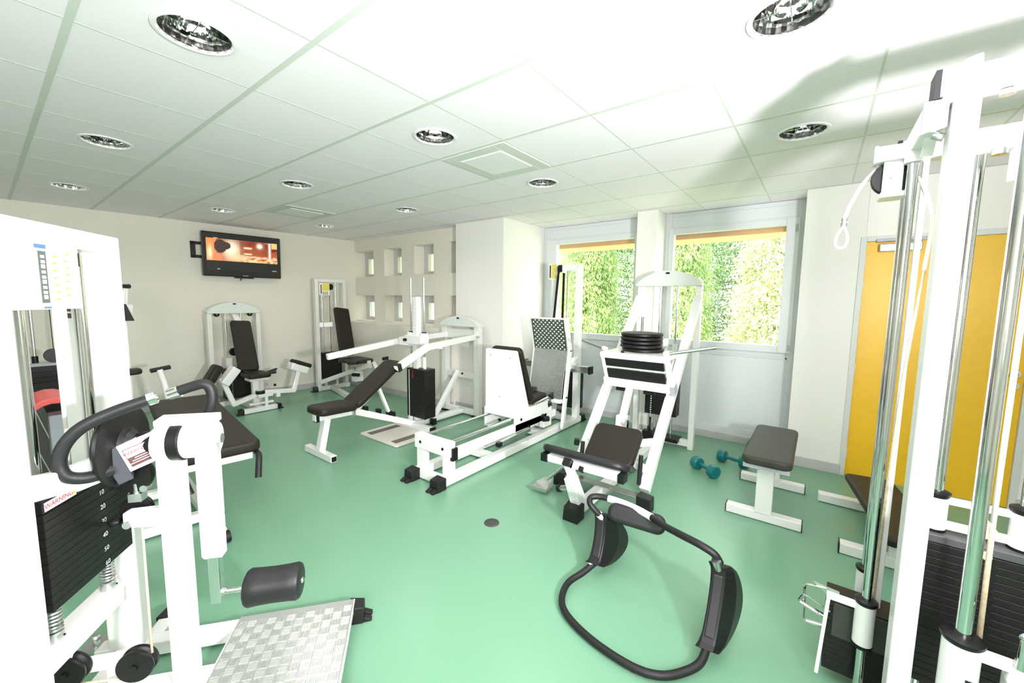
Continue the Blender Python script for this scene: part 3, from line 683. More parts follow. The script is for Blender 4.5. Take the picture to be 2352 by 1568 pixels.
# ------------------------------------------------------------------ leg extension machine in the corner
t = thing('leg_extension_machine', 'white leg extension machine with square tower and yellow card in the room corner', 'gym machine', (3.45, 6.1, 0))
for x in (3.20, 3.665):
    MB().box(x, x + .055, 6.31, 6.39, 0, 1.80).build('upright', 'cream', t, bevel=.005)
MB().box(3.255, 3.665, 6.31, 6.39, 1.75, 1.80).build('top_beam', 'cream', t, bevel=.004)
MB().box(3.18, 3.74, 6.30, 6.37, .008, .075).build('base_beam', 'white', t, bevel=.004)
rubber_foot(t, (3.20, 6.34, 0), (3.10, 6.36, 0), .085, .08)
c = MB().box(3.262, 3.43, 6.302, 6.309, 1.545, 1.735).build('instruction_card', 'palecard', t)
MB().box(3.315, 3.425, 6.299, 6.303, 1.62, 1.73).build('yellow_print', 'yellowcard', c)
MB().box(3.285, 3.300, 6.299, 6.303, 1.57, 1.71).build('banner', 'board', c)
f = MB()
for k in range(6): f.box(3.32 + .03 * (k % 3), 3.335 + .03 * (k % 3), 6.299, 6.303, 1.555 + .025 * (k // 3), 1.572 + .025 * (k // 3))
f.build('printed_pattern', 'greycard', c)
pulley(t, (3.47, 6.35, 1.68), (1, .35, 0), .05, .03)
for x in (3.33, 3.56): MB().cyl((x, 6.36, .08), (x, 6.36, 1.75), .011, seg=12).build('guide_rod', 'steel', t)
stack(t, 3.275, 3.60, 6.30, 6.42, .17, .045, 10)
MB().cyl((3.445, 6.34, .62), (3.445, 6.34, 1.65), .004, seg=6).build('cable', 'black', t)
for x in (3.33, 3.52): MB().box(x, x + .03, 6.33, 6.36, .075, .17).build('stack_foot', 'white', t)
MB().cyl((3.54, 6.25, .60), (3.54, 6.25, .78), .006, seg=8).build('selector_rod', 'black', t)
P0, P1 = V((3.575, 6.23, 1.335)), V((3.45, 5.86, .62))
MB().pad((P0 + P1) / 2, (P1 - P0), (1, 0, 0), (P1 - P0).length, .25, .06, .035, .02).build('backrest', 'vinyl', t)
f = MB(); f.beam(P0 + V((-.05, .06, -.10)), P1 + V((-.05, .06, -.04)), .05); f.build('backrest_post', 'cream', t, bevel=.004)
f = MB(); f.beam((3.25, 6.35, 1.07), (3.44, 6.26, 1.08), .07, .075); f.build('height_sleeve', 'white', t, bevel=.004); MB().box(3.30, 3.318, 6.285, 6.31, 1.035, 1.11).build('sleeve_cap', 'black', t)
MB().pad((3.44, 5.62, .555), (0, 1, 0), (1, 0, 0), .44, .36, .06, .05, .022).build('seat', 'greyvinyl', t)
f = MB(); f.beam((3.20, 6.22, .17), (3.52, 5.36, .50), .06, .065); f.build('side_rail', 'cream', t, bevel=.005)
f = MB(); f.beam((3.42, 6.30, .045), (3.20, 5.36, .045), .07); f.build('spine_beam', 'cream', t, bevel=.005)
f = MB(); f.beam((3.20, 5.36, .045), (3.60, 5.55, .045), .06); f.build('front_beam', 'white', t, bevel=.004)
f = MB(); f.beam((3.60, 5.40, .54), (3.70, 5.28, .22), .04, .05); f.build('swing_arm', 'white', t, bevel=.004)
f = MB(); f.beam((3.52, 5.42, .56), (3.53, 5.40, .44), .06, .06); f.build('front_post', 'white', t, bevel=.004)
f = MB(); f.box(3.36, 3.50, 5.52, 5.62, .24, .40); f.build('counterweight', 'white', t, bevel=.006)
f = MB(); f.lathe((3.40, 5.40, .205), (3.66, 5.36, .195), [(0, .012), (.004, .05), (.02, .058), (.13, .054), (.24, .058), (.26, .05), (.263, .012)], 24); f.build('ankle_roller', 'foam', t)
for x, y in ((3.20, 5.68), (3.78, 5.42)):
    f = MB(); f.cyl((x, y, .555), (x + .13, y - .03, .575), .026, seg=14); f.build('hand_grip', 'foam', t)
f = MB(); f.pad((3.30, 5.45, .55), (1, -.3, 0), (.3, 1, 0), .18, .09, .05, .03, .018); f.build('arm_pad', 'vinyl', t)
f = MB(); f.cyl((3.62, 5.30, .36), (3.62, 5.22, .36), .03, seg=14); f.cyl((3.60, 5.30, .31), (3.66, 5.24, .31), .02, seg=10); f.build('knob', 'black', t)
f = MB(); f.cyl((3.27, 5.40, .47), (3.27, 5.32, .47), .018, seg=14); f.build('chrome_knob', 'chrome', t); f = MB(); f.cyl((3.26, 5.42, .38), (3.30, 5.32, .38), .026, seg=12); f.build('adjuster', 'black', t)

# ------------------------------------------------------------------ television
t = thing('television', 'black flat television showing an orange film scene, on a swivel wall bracket', 'television', (2.35, 6.70, 2.08))
ty = math.atan2(-.085, 1); TU = V((math.cos(ty), math.sin(ty), 0)); TN = V((TU.y, -TU.x, 0)); TZ = (V((0, 0, 1)) + TN * .05).normalized()
tc = V((2.345, yl(2.345) - .12, 2.083)); TN2 = TU.cross(TZ)
def tvq(u0, u1, z0, z1, d0, d1, m, name, par, bevel=0):
    f = MB(); f.hexa([tc + TU * u + TZ * z + TN2 * d for u in (u0, u1) for z in (z0, z1) for d in (d0, d1)]); return f.build(name, m, par, bevel=bevel)
M['gloss'] = mat('gloss_black', (.012, .012, .013), .18, coat=.4)
M['screenoff'] = mat('dark_screen', (.022, .024, .022), .25)
tvq(-.485, .485, -.30, .30, -.05, .012, 'gloss', 'casing', t, .014)
bz = tvq(-.435, .435, -.215, .252, .010, .0135, 'screenoff', 'screen', t)
tvq(-.12, .12, -.318, -.29, -.03, .014, 'gloss', 'lower_lip', t, .006)
tvq(-.02, .05, -.283, -.275, .012, .0145, 'graycap', 'maker_mark', t)
tvq(.36, .42, -.20, -.185, .0135, .0145, 'graycap', 'screen_caption', bz); tvq(-.32, -.29, -.205, -.19, .0135, .0145, 'graycap', 'screen_caption', bz)
tvq(-.35, -.30, .215, .224, .0135, .0145, 'labelwhite', 'screen_caption', bz); tvq(.27, .36, .20, .206, .0135, .0145, 'labelwhite', 'screen_caption', bz)
# the lit picture: a fine grid with a colour attribute
def picture(u, v):
    n = noise.noise(V((u * 5, v * 3, 1.3))); n2 = noise.noise(V((u * 16, v * 9, 4.1)))
    c = V((.30, .055, .012)) + V((.30, .10, .03)) * (n + .45 * n2)
    g = math.exp(-((u - .33) / .11) ** 2 - ((v - .55) / .42) ** 2); c = c.lerp(V((1.0, .82, .55)), min(1, 1.05 * g))
    g = math.exp(-((u - .42) / .13) ** 2 - ((v - .18) / .22) ** 2); c = c.lerp(V((.95, .55, .28)), g * .9)
    if u < .13: c = c.lerp(V((.85, .32, .07)), .6)
    g = math.exp(-((u - .045) / .03) ** 2 - ((v - .35) / .3) ** 2); c = c.lerp(V((1, .75, .45)), g)
    if .45 < u < .92 and v > .34: c = c.lerp(V((.22, .035, .012)), .55 + .4 * n2)
    g = math.exp(-((u - .735) / .035) ** 2 - ((v - .80) / .10) ** 2); c = c.lerp(V((1, .93, .72)), min(1, 1.3 * g))
    g = math.exp(-((u - .885) / .016) ** 2) * (1 if .1 < v < .98 else 0); c = c.lerp(V((1, .85, .75)), .9 * g)
    if u > .91 and v > .72: c = V((.78, .45, .16))
    if v < .30 and u > .48: c = c.lerp(V((.9, .55, .25)), max(0, min(1, .5 + 1.4 * n2)))
    if abs(v - .26 + .08 * (u - .5)) < .025 and u > .5: c = V((.45, .42, .33))
    for a, b in ((.50, .60), (.52, .62)):
        if a < u < b and (.62 < v < .70 or .36 < v < .42): c = c.lerp(V((1, .62, .36)), .7)
    e = ((u - .185) / .085) ** 2 + ((v - .66) / .30) ** 2; e2 = ((u - .255) / .07) ** 2 + ((v - .70) / .17) ** 2
    if e < 1 or e2 < 1: c = V((.035, .012, .012))
    e3 = ((u - .14) / .06) ** 2 + ((v - .14) / .2) ** 2
    if e3 < 1: c = V((.75, .20, .07))
    return c
me = bpy.data.meshes.new('picture'); nx, nz = 110, 46; vs, fs, cols = [], [], []
org = ORG[t.name]
for j in range(nz + 1):
    for i in range(nx + 1):
        u, v = i / nx, j / nz
        z = -.085 + .30 * v - .03 * u * 0
        vs.append(tc + TU * (-.435 + .87 * u) + TZ * z + TN2 * .0142 - org); cols.append(picture(u, v))
for j in range(nz):
    for i in range(nx):
        a = j * (nx + 1) + i; fs.append((a, a + 1, a + nx + 2, a + nx + 1))
me.from_pydata([tuple(v) for v in vs], [], fs)
at = me.color_attributes.new('film', 'FLOAT_COLOR', 'POINT')
for i, c in enumerate(cols): at.data[i].color = (max(0, c.x), max(0, c.y), max(0, c.z), 1)
mm, nt, b = new_mat('lit_screen'); an = nt.nodes.new('ShaderNodeAttribute'); an.attribute_name = 'film'
b.inputs['Base Color'].default_value = (.02, .02, .02, 1); b.inputs['Roughness'].default_value = .3
nt.links.new(an.outputs['Color'], b.inputs['Emission Color']); b.inputs['Emission Strength'].default_value = 1.0
me.materials.append(mm); po = bpy.data.objects.new('picture', me); COL.objects.link(po); po.parent = bz; ORG['picture'] = org
# bracket
f = MB()
for u0, u1, z0, z1 in ((-.585, -.53, -.06, .16), (-.585, -.45, .12, .16), (-.585, -.45, -.06, -.02), (-.46, -.43, -.06, .16)):
    f.hexa([tc + TU * u + V((0, 0, z)) + TN * d for u in (u0, u1) for z in (z0, z1) for d in (-.115, -.095)])
f.build('wall_bracket', 'black', t, bevel=.003)
f = MB(); f.beam(tc + TU * -.44 - TN * .10, tc + TU * -.2 - TN * .05, .02, .06); f.beam(tc + TU * .0 - TN * .12, tc + TU * .0 - TN * .04, .14, .2); f.build('bracket_arm', 'black', t)
f = MB(); f.tube([tc + TU * -.03 + TZ * -.30, tc + TU * -.04 + TZ * -.34 - TN * .02, tc + TU * -.035 + TZ * -.345 - TN * .06], .006, 8); f.build('cable', 'black', t)

# ------------------------------------------------------------------ incline press machine in front of the pierced screen
t = thing('incline_press_machine', 'white incline press machine with sloping black bench and long converging arms', 'gym machine', (2.9, 3.7, 0))
yc = 3.68
f = MB(); f.box(1.83, 1.89, 3.44, 3.93, .004, .064); fb = f.build('front_foot', 'white', t, bevel=.004)
MB().box(1.837, 1.883, 3.436, 3.4405, .012, .056).build('tube_end', 'black', fb)
f = MB(); f.beam((1.86, yc, .06), (1.935, yc, .40), .06, .075, up=(0, 1, 0)); f.build('front_leg', 'white', t, bevel=.004)
f = MB(); f.beams([(1.83, yc, .385), (2.20, yc, .372), (2.98, yc, .055)], .065, .065); f.build('main_beam', 'white', t, bevel=.005)
MB().box(1.815, 1.845, yc - .034, yc + .034, .345, .43).build('beam_cap', 'black', t)
MB().pad((1.995, yc, .447), (1, 0, -.03), (0, 1, 0), .40, .30, .07, .07, .024).build('seat', 'vinyl', t)
A, B = V((2.17, yc, .43)), V((2.72, yc, .815))
MB().pad((A + B) / 2, B - A, (0, 1, 0), (B - A).length, .28, .065, .07, .022).build('backrest', 'vinyl', t)
f = MB(); dn = (B - A).normalized(); f.beam(A + V((.05, 0, -.07)), B + V((.0, 0, -.085)), .05, .03); f.build('backrest_rail', 'white', t, bevel=.003)
f = MB(); f.beam((2.185, yc - .06, .36), (2.185, yc + .06, .36), .03, .05); f.build('hinge', 'zinc', t, bevel=.003)
f = MB(); f.beam((2.50, yc, .575), (2.64, yc, .235), .03, .04, up=(0, 1, 0)); s2 = f.build('prop', 'white', t, bevel=.003)
f = MB(); f.beam((2.625, yc, .275), (2.65, yc, .20), .045, .05, up=(0, 1, 0)); f.build('prop_foot', 'black', s2)
for x, z in ((2.345, .335), (2.50, .275), (2.68, .205)):
    MB().box(x - .018, x + .018, yc - .03, yc + .03, z - .01, z + .055).build('peg', 'black', t, bevel=.003)
fp = MB().prism([(x, y, .003) for x, y in ((2.46, 3.30), (2.44, 3.33), (2.44, 3.93), (2.46, 3.96), (2.90, 3.96), (2.92, 3.93), (2.92, 3.33), (2.90, 3.30))], (0, 0, .018)).build('foot_plate', 'floorplate', t, bevel=.004)
for y in (3.415, 3.845): MB().box(2.49, 2.88, y - .045, y + .045, .021, .0225).build('grip_strip', 'strip', fp)
f = MB(); f.box(2.90, 2.965, 3.32, 4.02, .022, .085); f.build('cross_beam', 'white', t, bevel=.004)
MB().box(2.897, 2.968, 3.300, 3.322, .022, .088).build('beam_cap', 'black', t)
f = MB(); f.box(2.96, 3.76, yc - .035, yc + .035, .015, .08); f.build('spine_beam', 'white', t, bevel=.004)
f = MB(); f.beam((3.16, 3.56, .09), (3.72, 3.70, .575), .05, .05); f.build('diagonal_brace', 'white', t, bevel=.004)
MB().box(3.12, 3.17, 3.51, 3.57, .03, .10).build('brace_cap', 'black', t)
for y in (3.415, 4.005):
    MB().box(3.75, 3.83, y - .042, y + .042, .0, 1.17).build('upright', 'cream', t, bevel=.006)
MB().box(3.72, 3.86, 3.36, 3.47, .0, .02).build('foot_pad', 'black', t); MB().box(3.72, 3.86, 3.95, 4.06, .0, .02).build('foot_pad', 'black', t)
ac = arch_top(t, (3.79, 4.055, 0), (3.79, 3.365, 0), .12, 1.155, .105)
oval(ac, (3.725, 3.71, 1.262), (0, -1, 0), (0, 0, 1), .022, .012)
MB().box(3.76, 3.81, 3.457, 3.963, .485, .565).build('mid_rail', 'cream', t, bevel=.004)
f = MB()
for y in (3.66, 3.75): f.cyl((3.76, y, .54), (3.75, y, .54), .014, seg=12)
f.build('rail_bolt', 'black', t)
MB().box(3.74, 3.82, 3.457, 3.963, .02, .08).build('rear_beam', 'white', t, bevel=.004)
MB().box(3.78, 3.80, 3.457, 3.963, .99, 1.12).build('upper_panel', 'cream', t, bevel=.003)
f = MB(); f.beams([(3.79, 3.44, 1.035), (2.84, 3.28, .995), (2.40, 3.21, .835)], .055, .065); ar = f.build('press_arm', 'white', t, bevel=.005)
f = MB(); f.beam((2.43, 3.215, .845), (2.385, 3.207, .83), .062, .072); f.build('arm_cap', 'black', ar)
f = MB(); f.beams([(3.79, 3.98, 1.035), (3.12, 4.12, .985), (2.26, 4.22, .865)], .055, .065); ar = f.build('press_arm', 'white', t, bevel=.005)
f = MB(); f.cyl((3.74, 3.39, 1.035), (3.74, 3.36, 1.035), .016, seg=12); f.build('pivot_bolt', 'zinc', t)
MB().box(3.02, 3.08, 3.30, 4.12, .955, 1.0).build('arm_yoke', 'white', t, bevel=.004)
# column with hole scale, two guide rods and the sliding block
co = MB().box(3.0, 3.07, 3.645, 3.715, .085, 1.53).build('column', 'white', t, bevel=.005)
f = MB()
for k in range(9): f.cyl((3.0, 3.70, 1.16 + k * .038), (2.997, 3.70, 1.16 + k * .038), .005, seg=8)
f.build('scale_holes', 'graycap', co)
MB().box(2.998, 3.072, 3.643, 3.717, 1.525, 1.533).build('column_cap', 'graycap', co)
for y in (3.575, 3.80): MB().cyl((3.05, y, .10), (3.05, y, 1.74), .011, seg=12).build('guide_rod', 'chrome', t)
f = MB(); f.box(2.97, 3.10, 3.55, 3.83, .985, 1.085); f.box(3.01, 3.09, 3.55, 3.60, 1.08, 1.115); f.box(3.01, 3.09, 3.775, 3.825, 1.08, 1.115); f.box(2.98, 3.06, 3.83, 3.94, .96, 1.055); bl = f.build('slide_block', 'white', t, bevel=.005)
f = MB()
for y in (3.575, 3.80): f.cyl((3.05, y, 1.112), (3.05, y, 1.125), .028, seg=14)
f.build('bushing', 'black', bl); f = MB(); f.cyl((2.97, 3.80, 1.03), (2.94, 3.80, 1.03), .018, seg=14); f.build('pull_pin', 'black', bl)
for y in (3.575, 3.80): MB().cyl((3.05, y, .70), (3.05, y, .84), .024, seg=14).build('sleeve', 'white', t)
MB().cyl((3.04, 3.70, .70), (3.04, 3.70, .78), .02, seg=12).build('stack_stem', 'white', t)
st5 = stack(t, 2.975, 3.135, 3.49, 3.80, .135, .0405, 14)
MB().box(3.02, 3.10, 3.56, 3.73, .704, .716).build('top_plate', 'steel', t)
f = MB()
for z in (.60, .62, .645, .67): f.box(2.971, 2.975, 3.685, 3.70, z, z + .012)
f.build('red_mark', 'labelred', st5[12])
f = MB()
for k in range(40): f.box(2.962, 2.969, 3.745, 3.752, .10 + k * .0148, .10 + k * .0148 + .0095)
f.build('selector_chain', 'labelwhite', t); MB().box(2.96, 3.0, 3.73, 3.765, .08, .135).build('chain_anchor', 'white', t)

# ------------------------------------------------------------------ horizontal leg press
t = thing('seated_leg_press', 'white seated leg press with sliding black seat facing a silver tread footplate', 'gym machine', (3.2, 2.46, 0))
for y0, y1 in ((2.27, 2.345), (2.585, 2.66)):
    MB().box(2.10, 4.46, y0, y1, .012, .082).build('base_beam', 'white', t, bevel=.005)
    ym = (y0 + y1) / 2
    rubber_foot(t, (2.135, ym, 0), (2.0, ym, 0), .105, .095); rubber_foot(t, (4.43, ym, 0), (4.58, ym, 0), .10, .085)
    MB().box(2.175, 2.25, y0, y1, .08, .36).build('front_leg', 'white', t, bevel=.004)
MB().box(2.13, 2.19, 2.345, 2.585, .012, .08).build('front_beam', 'white', t, bevel=.004)
tb = MB().box(2.165, 2.235, 2.255, 2.675, .245, .365).build('top_bar', 'white', t, bevel=.004)
f = MB()
for y in (2.33, 2.60): f.cyl((2.166, y, .305), (2.160, y, .305), .012, seg=12)
f.build('bolt', 'black', tb)
MB().box(2.76, 2.83, 2.345, 2.585, .015, .075).build('cross_beam', 'white', t, bevel=.004)
MB().box(3.62, 3.69, 2.345, 2.585, .015, .075).build('cross_beam', 'white', t, bevel=.004)
for y in (2.315, 2.615):
    MB().cyl((2.20, y, .345), (3.80, y, .345), .014, seg=14).build('slide_rail', 'chrome', t)
MB().box(2.235, 3.80, 2.262, 2.302, .225, .30).build('rail_beam', 'white', t, bevel=.004)
MB().box(2.19, 2.245, 2.238, 2.27, .215, .318).build('beam_cap', 'black', t)
f = MB(); f.beam((2.72, 2.20, .215), (3.20, 2.20, .235), .035, .035); tb2 = f.build('adjust_tube', 'steel', t, bevel=.002); f = MB(); f.beam((2.70, 2.20, .215), (2.745, 2.20, .216), .04, .04); f.build('tube_cap', 'black', tb2)
# sliding seat unit: tapered cover, side plates, cushions
f = MB(); y0, y1 = 2.275, 2.65
f.prism([(3.05, y0, .355), (3.05, y0, 1.005), (3.075, y0, 1.02), (3.10, y0, 1.01), (3.30, y0, .42), (3.30, y0, .355)], (0, y1 - y0, 0)); cov = f.build('seat_cover', 'white', t, bevel=.008)
f = MB()
for y, z in ((2.33, .945), (2.58, .955), (2.46, .55)): f.cyl((3.05, y, z), (3.046, y, z), .008, seg=10)
f.build('cover_screw', 'graycap', cov); MB().box(3.044, 3.052, 2.31, 2.61, .965, .975).build('cover_seam', 'cream', cov)
for y in (2.262, 2.64):
    f = MB(); f.prism([(3.05, y, .22), (3.05, y, .42), (3.62, y, .43), (3.66, y, .40), (3.60, y, .235), (3.10, y, .20)], (0, .022, 0)); sp = f.build('side_plate', 'white', t, bevel=.004)
    f = MB()
    for x, z in ((3.14, .335), (3.26, .235), (3.28, .225)): f.cyl((x, y - .002, z), (x, y - .008, z), .014, seg=10)
    f.build('plate_bolt', 'black', sp)
f = MB(); f.cyl((3.52, 2.25, .255), (3.58, 2.22, .25), .03, seg=14); f.cyl((3.50, 2.255, .28), (3.50, 2.23, .31), .012, seg=10); f.build('bumper', 'rubber', t)
A, B = V((3.365, 2.462, .455)), V((3.135, 2.462, 1.03))
MB().pad((A + B) / 2 + V((.012, 0, .005)), B - A, (0, 1, 0), (B - A).length, .375, .062, .05, .02).build('backrest', 'vinyl', t)
MB().pad((3.50, 2.462, .47), (1, 0, .04), (0, 1, 0), .34, .36, .065, .05, .022).build('seat', 'vinyl', t)
for y in (2.245, 2.68):
    f = MB(); f.tube(fillet([(3.36, y, .45), (3.62, y, .475), (3.66, y, .42), (3.66, y + (.03 if y < 2.4 else -.03), .38)], .03), .012, 10); h = f.build('seat_handle', 'chrome', t)
    f = MB(); f.tube([(3.64, y, .48), (3.685, y, .50), (3.69, y, .44)], .018, 10); f.build('hand_grip', 'foam', h)
f = MB(); f.pad((3.64, 2.47, .52), (0, 1, 0), (1, 0, 0), .10, .09, .06, .03, .02); f.build('front_roll', 'foam', t)
f = MB(); f.box(3.62, 3.78, 2.30, 2.36, .12, .33); f.box(3.68, 3.80, 2.40, 2.50, .10, .26); f.build('carriage_link', 'white', t, bevel=.008)
f = MB(); f.cyl((3.70, 2.298, .24), (3.70, 2.288, .24), .02, seg=14); f.cyl((3.66, 2.298, .36), (3.66, 2.25, .40), .028, seg=14); f.build('link_roller', 'black', t)
# footplate, bent in the middle
def tread(p00, p10, p01, p11, nu, nv, m, mb, name, diamond):
    q = MB(); P = [V(x) for x in (p00, p10, p01, p11)]; ux = (P[1] - P[0]); uy = (P[2] - P[0]); un = ux.cross(uy).normalized()
    if un.x > 0: un = -un
    q.hexa([p + un * h for p in P for h in (-.006, 0)]); o = q.build(name, m, t)
    r = MB()
    for i in range(nu):
        for j in range(nv):
            off = .5 if (j % 2 and diamond) else 0
            if off and i == nu - 1: continue
            c = P[0] + ux * ((i + .5 + off) / nu) + uy * ((j + .5) / nv)
            e1, e2 = ux.normalized() * (ux.length / nu * (.25 if diamond else .36)), uy.normalized() * (uy.length / nv * (.44 if diamond else .36))
            if diamond: pts = [c + e1, c + e2, c - e1, c - e2]
            else:
                s = 1 if (i + j) % 2 else -1; d1 = (e1 * s + e2); d2 = (e1 * s - e2) * .35; pts = [c + d1, c + d2, c - d1, c - d2]
            r.rings([[p + un * 0 for p in pts], [c + (p - c) * .7 + un * .0035 for p in pts]], smooth=False)
    r.build('raised_studs', mb, o)
tread((3.85, 2.655, .405), (3.85, 2.225, .405), (3.95, 2.655, .94), (3.95, 2.225, .94), 22, 26, 'checker', 'bar', 'footplate_lower', False)
tread((3.95, 2.655, .945), (3.95, 2.225, .945), (3.86, 2.655, 1.29), (3.86, 2.225, 1.29), 8, 14, 'tread_reflection', 'labelwhite', 'footplate_upper', True)  # plate colour holds a dark reflection; white on the studs stands for glints
for y in (2.205, 2.672):
    f = MB(); f.beams([(3.86, y, .08), (3.905, y, .42), (3.985, y, .94), (3.89, y, 1.30)], .05, .035, up=(0, 1, 0)); f.build('plate_post', 'white', t, bevel=.004)
MB().box(3.865, 3.905, 2.205, 2.672, 1.285, 1.31).build('plate_top_edge', 'white', t, bevel=.003)
MB().box(3.84, 3.89, 2.23, 2.65, .355, .40).build('plate_bottom_edge', 'white', t, bevel=.003)
f = MB(); f.box(4.06, 4.13, 2.0, 2.88, .69, .765); cbm = f.build('cross_tube', 'steel', t, bevel=.004)
for y in (1.985, 2.868): MB().box(4.055, 4.135, y, y + .025, .685, .77).build('tube_cap', 'black', cbm)
f = MB(); f.beam((4.0, 2.24, .75), (4.32, 2.30, .80), .06, .07); f.build('link_beam', 'white', t, bevel=.004)
MB().box(4.32, 4.39, 2.27, 2.345, .08, 1.93).build('upright', 'white', t, bevel=.005)
MB().box(4.32, 4.39, 2.60, 2.672, .08, 1.93).build('upright', 'white', t, bevel=.005)
MB().box(4.32, 4.39, 2.345, 2.60, 1.86, 1.93).build('top_beam', 'white', t, bevel=.005)
MB().box(4.32, 4.39, 2.345, 2.585, .012, .08).build('rear_beam', 'white', t, bevel=.004)
c = MB().box(4.295, 4.300, 2.585, 2.705, 1.755, 1.95).build('instruction_card', 'palecard', t)
MB().box(4.292, 4.295, 2.59, 2.655, 1.77, 1.94).build('yellow_print', 'yellowcard', c); MB().box(4.292, 4.295, 2.67, 2.688, 1.78, 1.93).build('banner', 'board', c)
f = MB()
for k in range(5): f.box(4.290, 4.292, 2.598 + .012 * (k % 3), 2.612 + .012 * (k % 3), 1.78 + .024 * k, 1.795 + .024 * k)
f.build('printed_pattern', 'graycap', c)
f = MB(); f.cyl((4.28, 2.49, 1.885), (4.28, 2.54, 1.885), .045, seg=20); f.build('belt_wheel', 'black', t); MB().box(4.25, 4.32, 2.462, 2.488, 1.83, 1.93).build('wheel_bracket', 'white', t, bevel=.006)
f = MB(); f.beam((4.235, 2.52, 1.88), (4.18, 2.545, 1.28), .032, .004, up=(1, 0, 0)); f.beam((4.32, 2.50, 1.88), (4.30, 2.50, .72), .032, .004, up=(1, 0, 0)); f.build('drive_belt', 'rubber', t)
stack(t, 4.42, 4.54, 2.31, 2.60, .16, .026, 18)
for y in (2.37, 2.54):
    MB().cyl((4.48, y, .08), (4.48, y, 1.88), .010, seg=10).build('guide_rod', 'chrome', t); MB().spring((4.48, y, .085), (4.48, y, .16), .018, .003, 5).build('spring', 'zinc', t)

# ------------------------------------------------------------------ inclined leg press with the arched tower, and the plates on its pin
t = thing('inclined_leg_press', 'white inclined leg press with arched tower in front of the windows', 'gym machine', (3.3, 1.26, 0))
for y in (.955, 1.535):
    f = MB(); f.beam((2.93, y, .085), (4.28, y, 1.55), .06, .075, up=(0, 1, 0)); f.build('inclined_rail', 'white', t, bevel=.005)
    MB().box(4.27, 4.335, y - .027, y + .027, 0, 1.66).build('upright', 'white', t, bevel=.005)
ac = arch_top(t, (4.30, 1.575, 0), (4.30, .925, 0), .11, 1.66, .13)
oval(ac, (4.24, 1.25, 1.79), (0, -1, 0), (0, 0, 1), .022, .010)
for y in (1.33, 1.16): MB().cyl((4.30, y, .05), (4.30, y, 1.66), .011, seg=12).build('guide_rod', 'chrome', t)
stack(t, 4.235, 4.365, 1.10, 1.42, .32, .032, 12)
for y in (1.33, 1.16): MB().cyl((4.30, y, .71), (4.30, y, 1.07), .024, seg=14).build('sleeve', 'white', t)
f = MB(); f.cyl((4.30, 1.245, .70), (4.30, 1.245, 1.05), .010, seg=10); f.box(4.27, 4.32, 1.23, 1.27, 1.04, 1.12); f.build('stem', 'white', t)
MB().cyl((4.30, 1.16, .05), (4.30, 1.245, .30), .001, seg=4).build('cable', 'black', t)
MB().cyl((4.29, 1.24, 1.12), (4.29, 1.19, 1.66), .003, seg=6).build('cable', 'cable', t)
f = MB()
for k in range(13): f.ball((4.20, 1.345, .30 + k * .024), .009, 8)
f.build('chain', 'zinc', t); MB().cyl((4.20, 1.345, .06), (4.20, 1.345, .30), .011, seg=10).build('chain_tail', 'black', t)
f = MB(); f.box(4.20, 4.37, 1.06, 1.22, .06, .10); f.box(4.18, 4.26, 1.30, 1.42, .02, .14); f.build('stack_buffer', 'black', t, bevel=.006)
MB().box(4.27, 4.335, .98, 1.51, .03, .09).build('tower_beam', 'white', t, bevel=.004)
f = MB(); f.beam((2.36, 1.255, .05), (4.27, 1.255, .05), .07); f.build('spine_beam', 'white', t, bevel=.005)
f = MB(); f.box(2.765, 2.84, .94, 1.56, .02, .10); f.build('cross_beam', 'steel', t, bevel=.005)
rubber_foot(t, (2.80, .955, 0), (2.80, .80, 0), .10, .115, toes=False); rubber_foot(t, (2.80, 1.545, 0), (2.80, 1.70, 0), .10, .115, toes=False); rubber_foot(t, (2.43, 1.255, 0), (2.27, 1.255, 0), .115, .11, toes=False)
f = MB(); f.prism([(2.40, 1.22, .08), (2.52, 1.22, .08), (2.36, 1.22, .33), (2.29, 1.22, .31)], (0, .07, 0)); fp = f.build('front_post', 'white', t, bevel=.005)
f = MB(); f.beam((2.36, 1.255, .30), (2.28, 1.255, .43), .045, .05, up=(0, 1, 0)); f.build('post_insert', 'white', t, bevel=.003)
MB().beam((2.262, 1.255, .415), (2.295, 1.255, .455), .05, .05, up=(0, 1, 0)).build('insert_cap', 'black', t)
f = MB(); f.cyl((2.38, 1.30, .21), (2.38, 1.36, .19), .020, seg=14); f.build('lock_pin', 'chrome', fp); f = MB(); f.cyl((2.38, 1.36, .19), (2.38, 1.385, .18), .026, seg=14); f.build('pin_knob', 'black', fp)
f = MB(); f.cyl((2.345, 1.20, .39), (2.345, 1.17, .385), .022, seg=14); f.build('knob', 'black', t)
# backrest: wide shoulders at the head end, seen from behind
A, B = V((2.34, 1.20, .475)), V((2.90, 1.24, .235))
MB().pad((A + B) / 2, B - A, (0, 1, 0), (B - A).length, .62, .05, .10, .02, prof=lambda s: 1.02 - .28 * max(0, min(1, (s - .15) / .5))).build('backrest', 'foam', t)
f = MB(); f.beam(A + V((.03, .26, -.075)), A + V((.03, -.28, -.075)), .06, .05); bb = f.build('backrest_beam', 'white', t, bevel=.004)
f = MB(); f.beam(A + V((.02, .30, -.075)), A + V((.02, .25, -.075)), .065, .055); f.beam(A + V((.02, -.27, -.075)), A + V((.02, -.31, -.075)), .065, .055); f.build('beam_cap', 'black', bb)
f = MB(); f.beam(A + V((.10, .02, -.09)), B + V((-.02, 0, -.07)), .08, .04); f.build('backrest_spine', 'white', t, bevel=.004)
f = MB(); f.cyl(A + V((.06, .06, .05)), A + V((.06, .055, .09)), .018, seg=12); f.build('head_knob', 'black', t)
A2, B2 = V((2.90, 1.24, .235)), V((3.13, 1.245, .43))
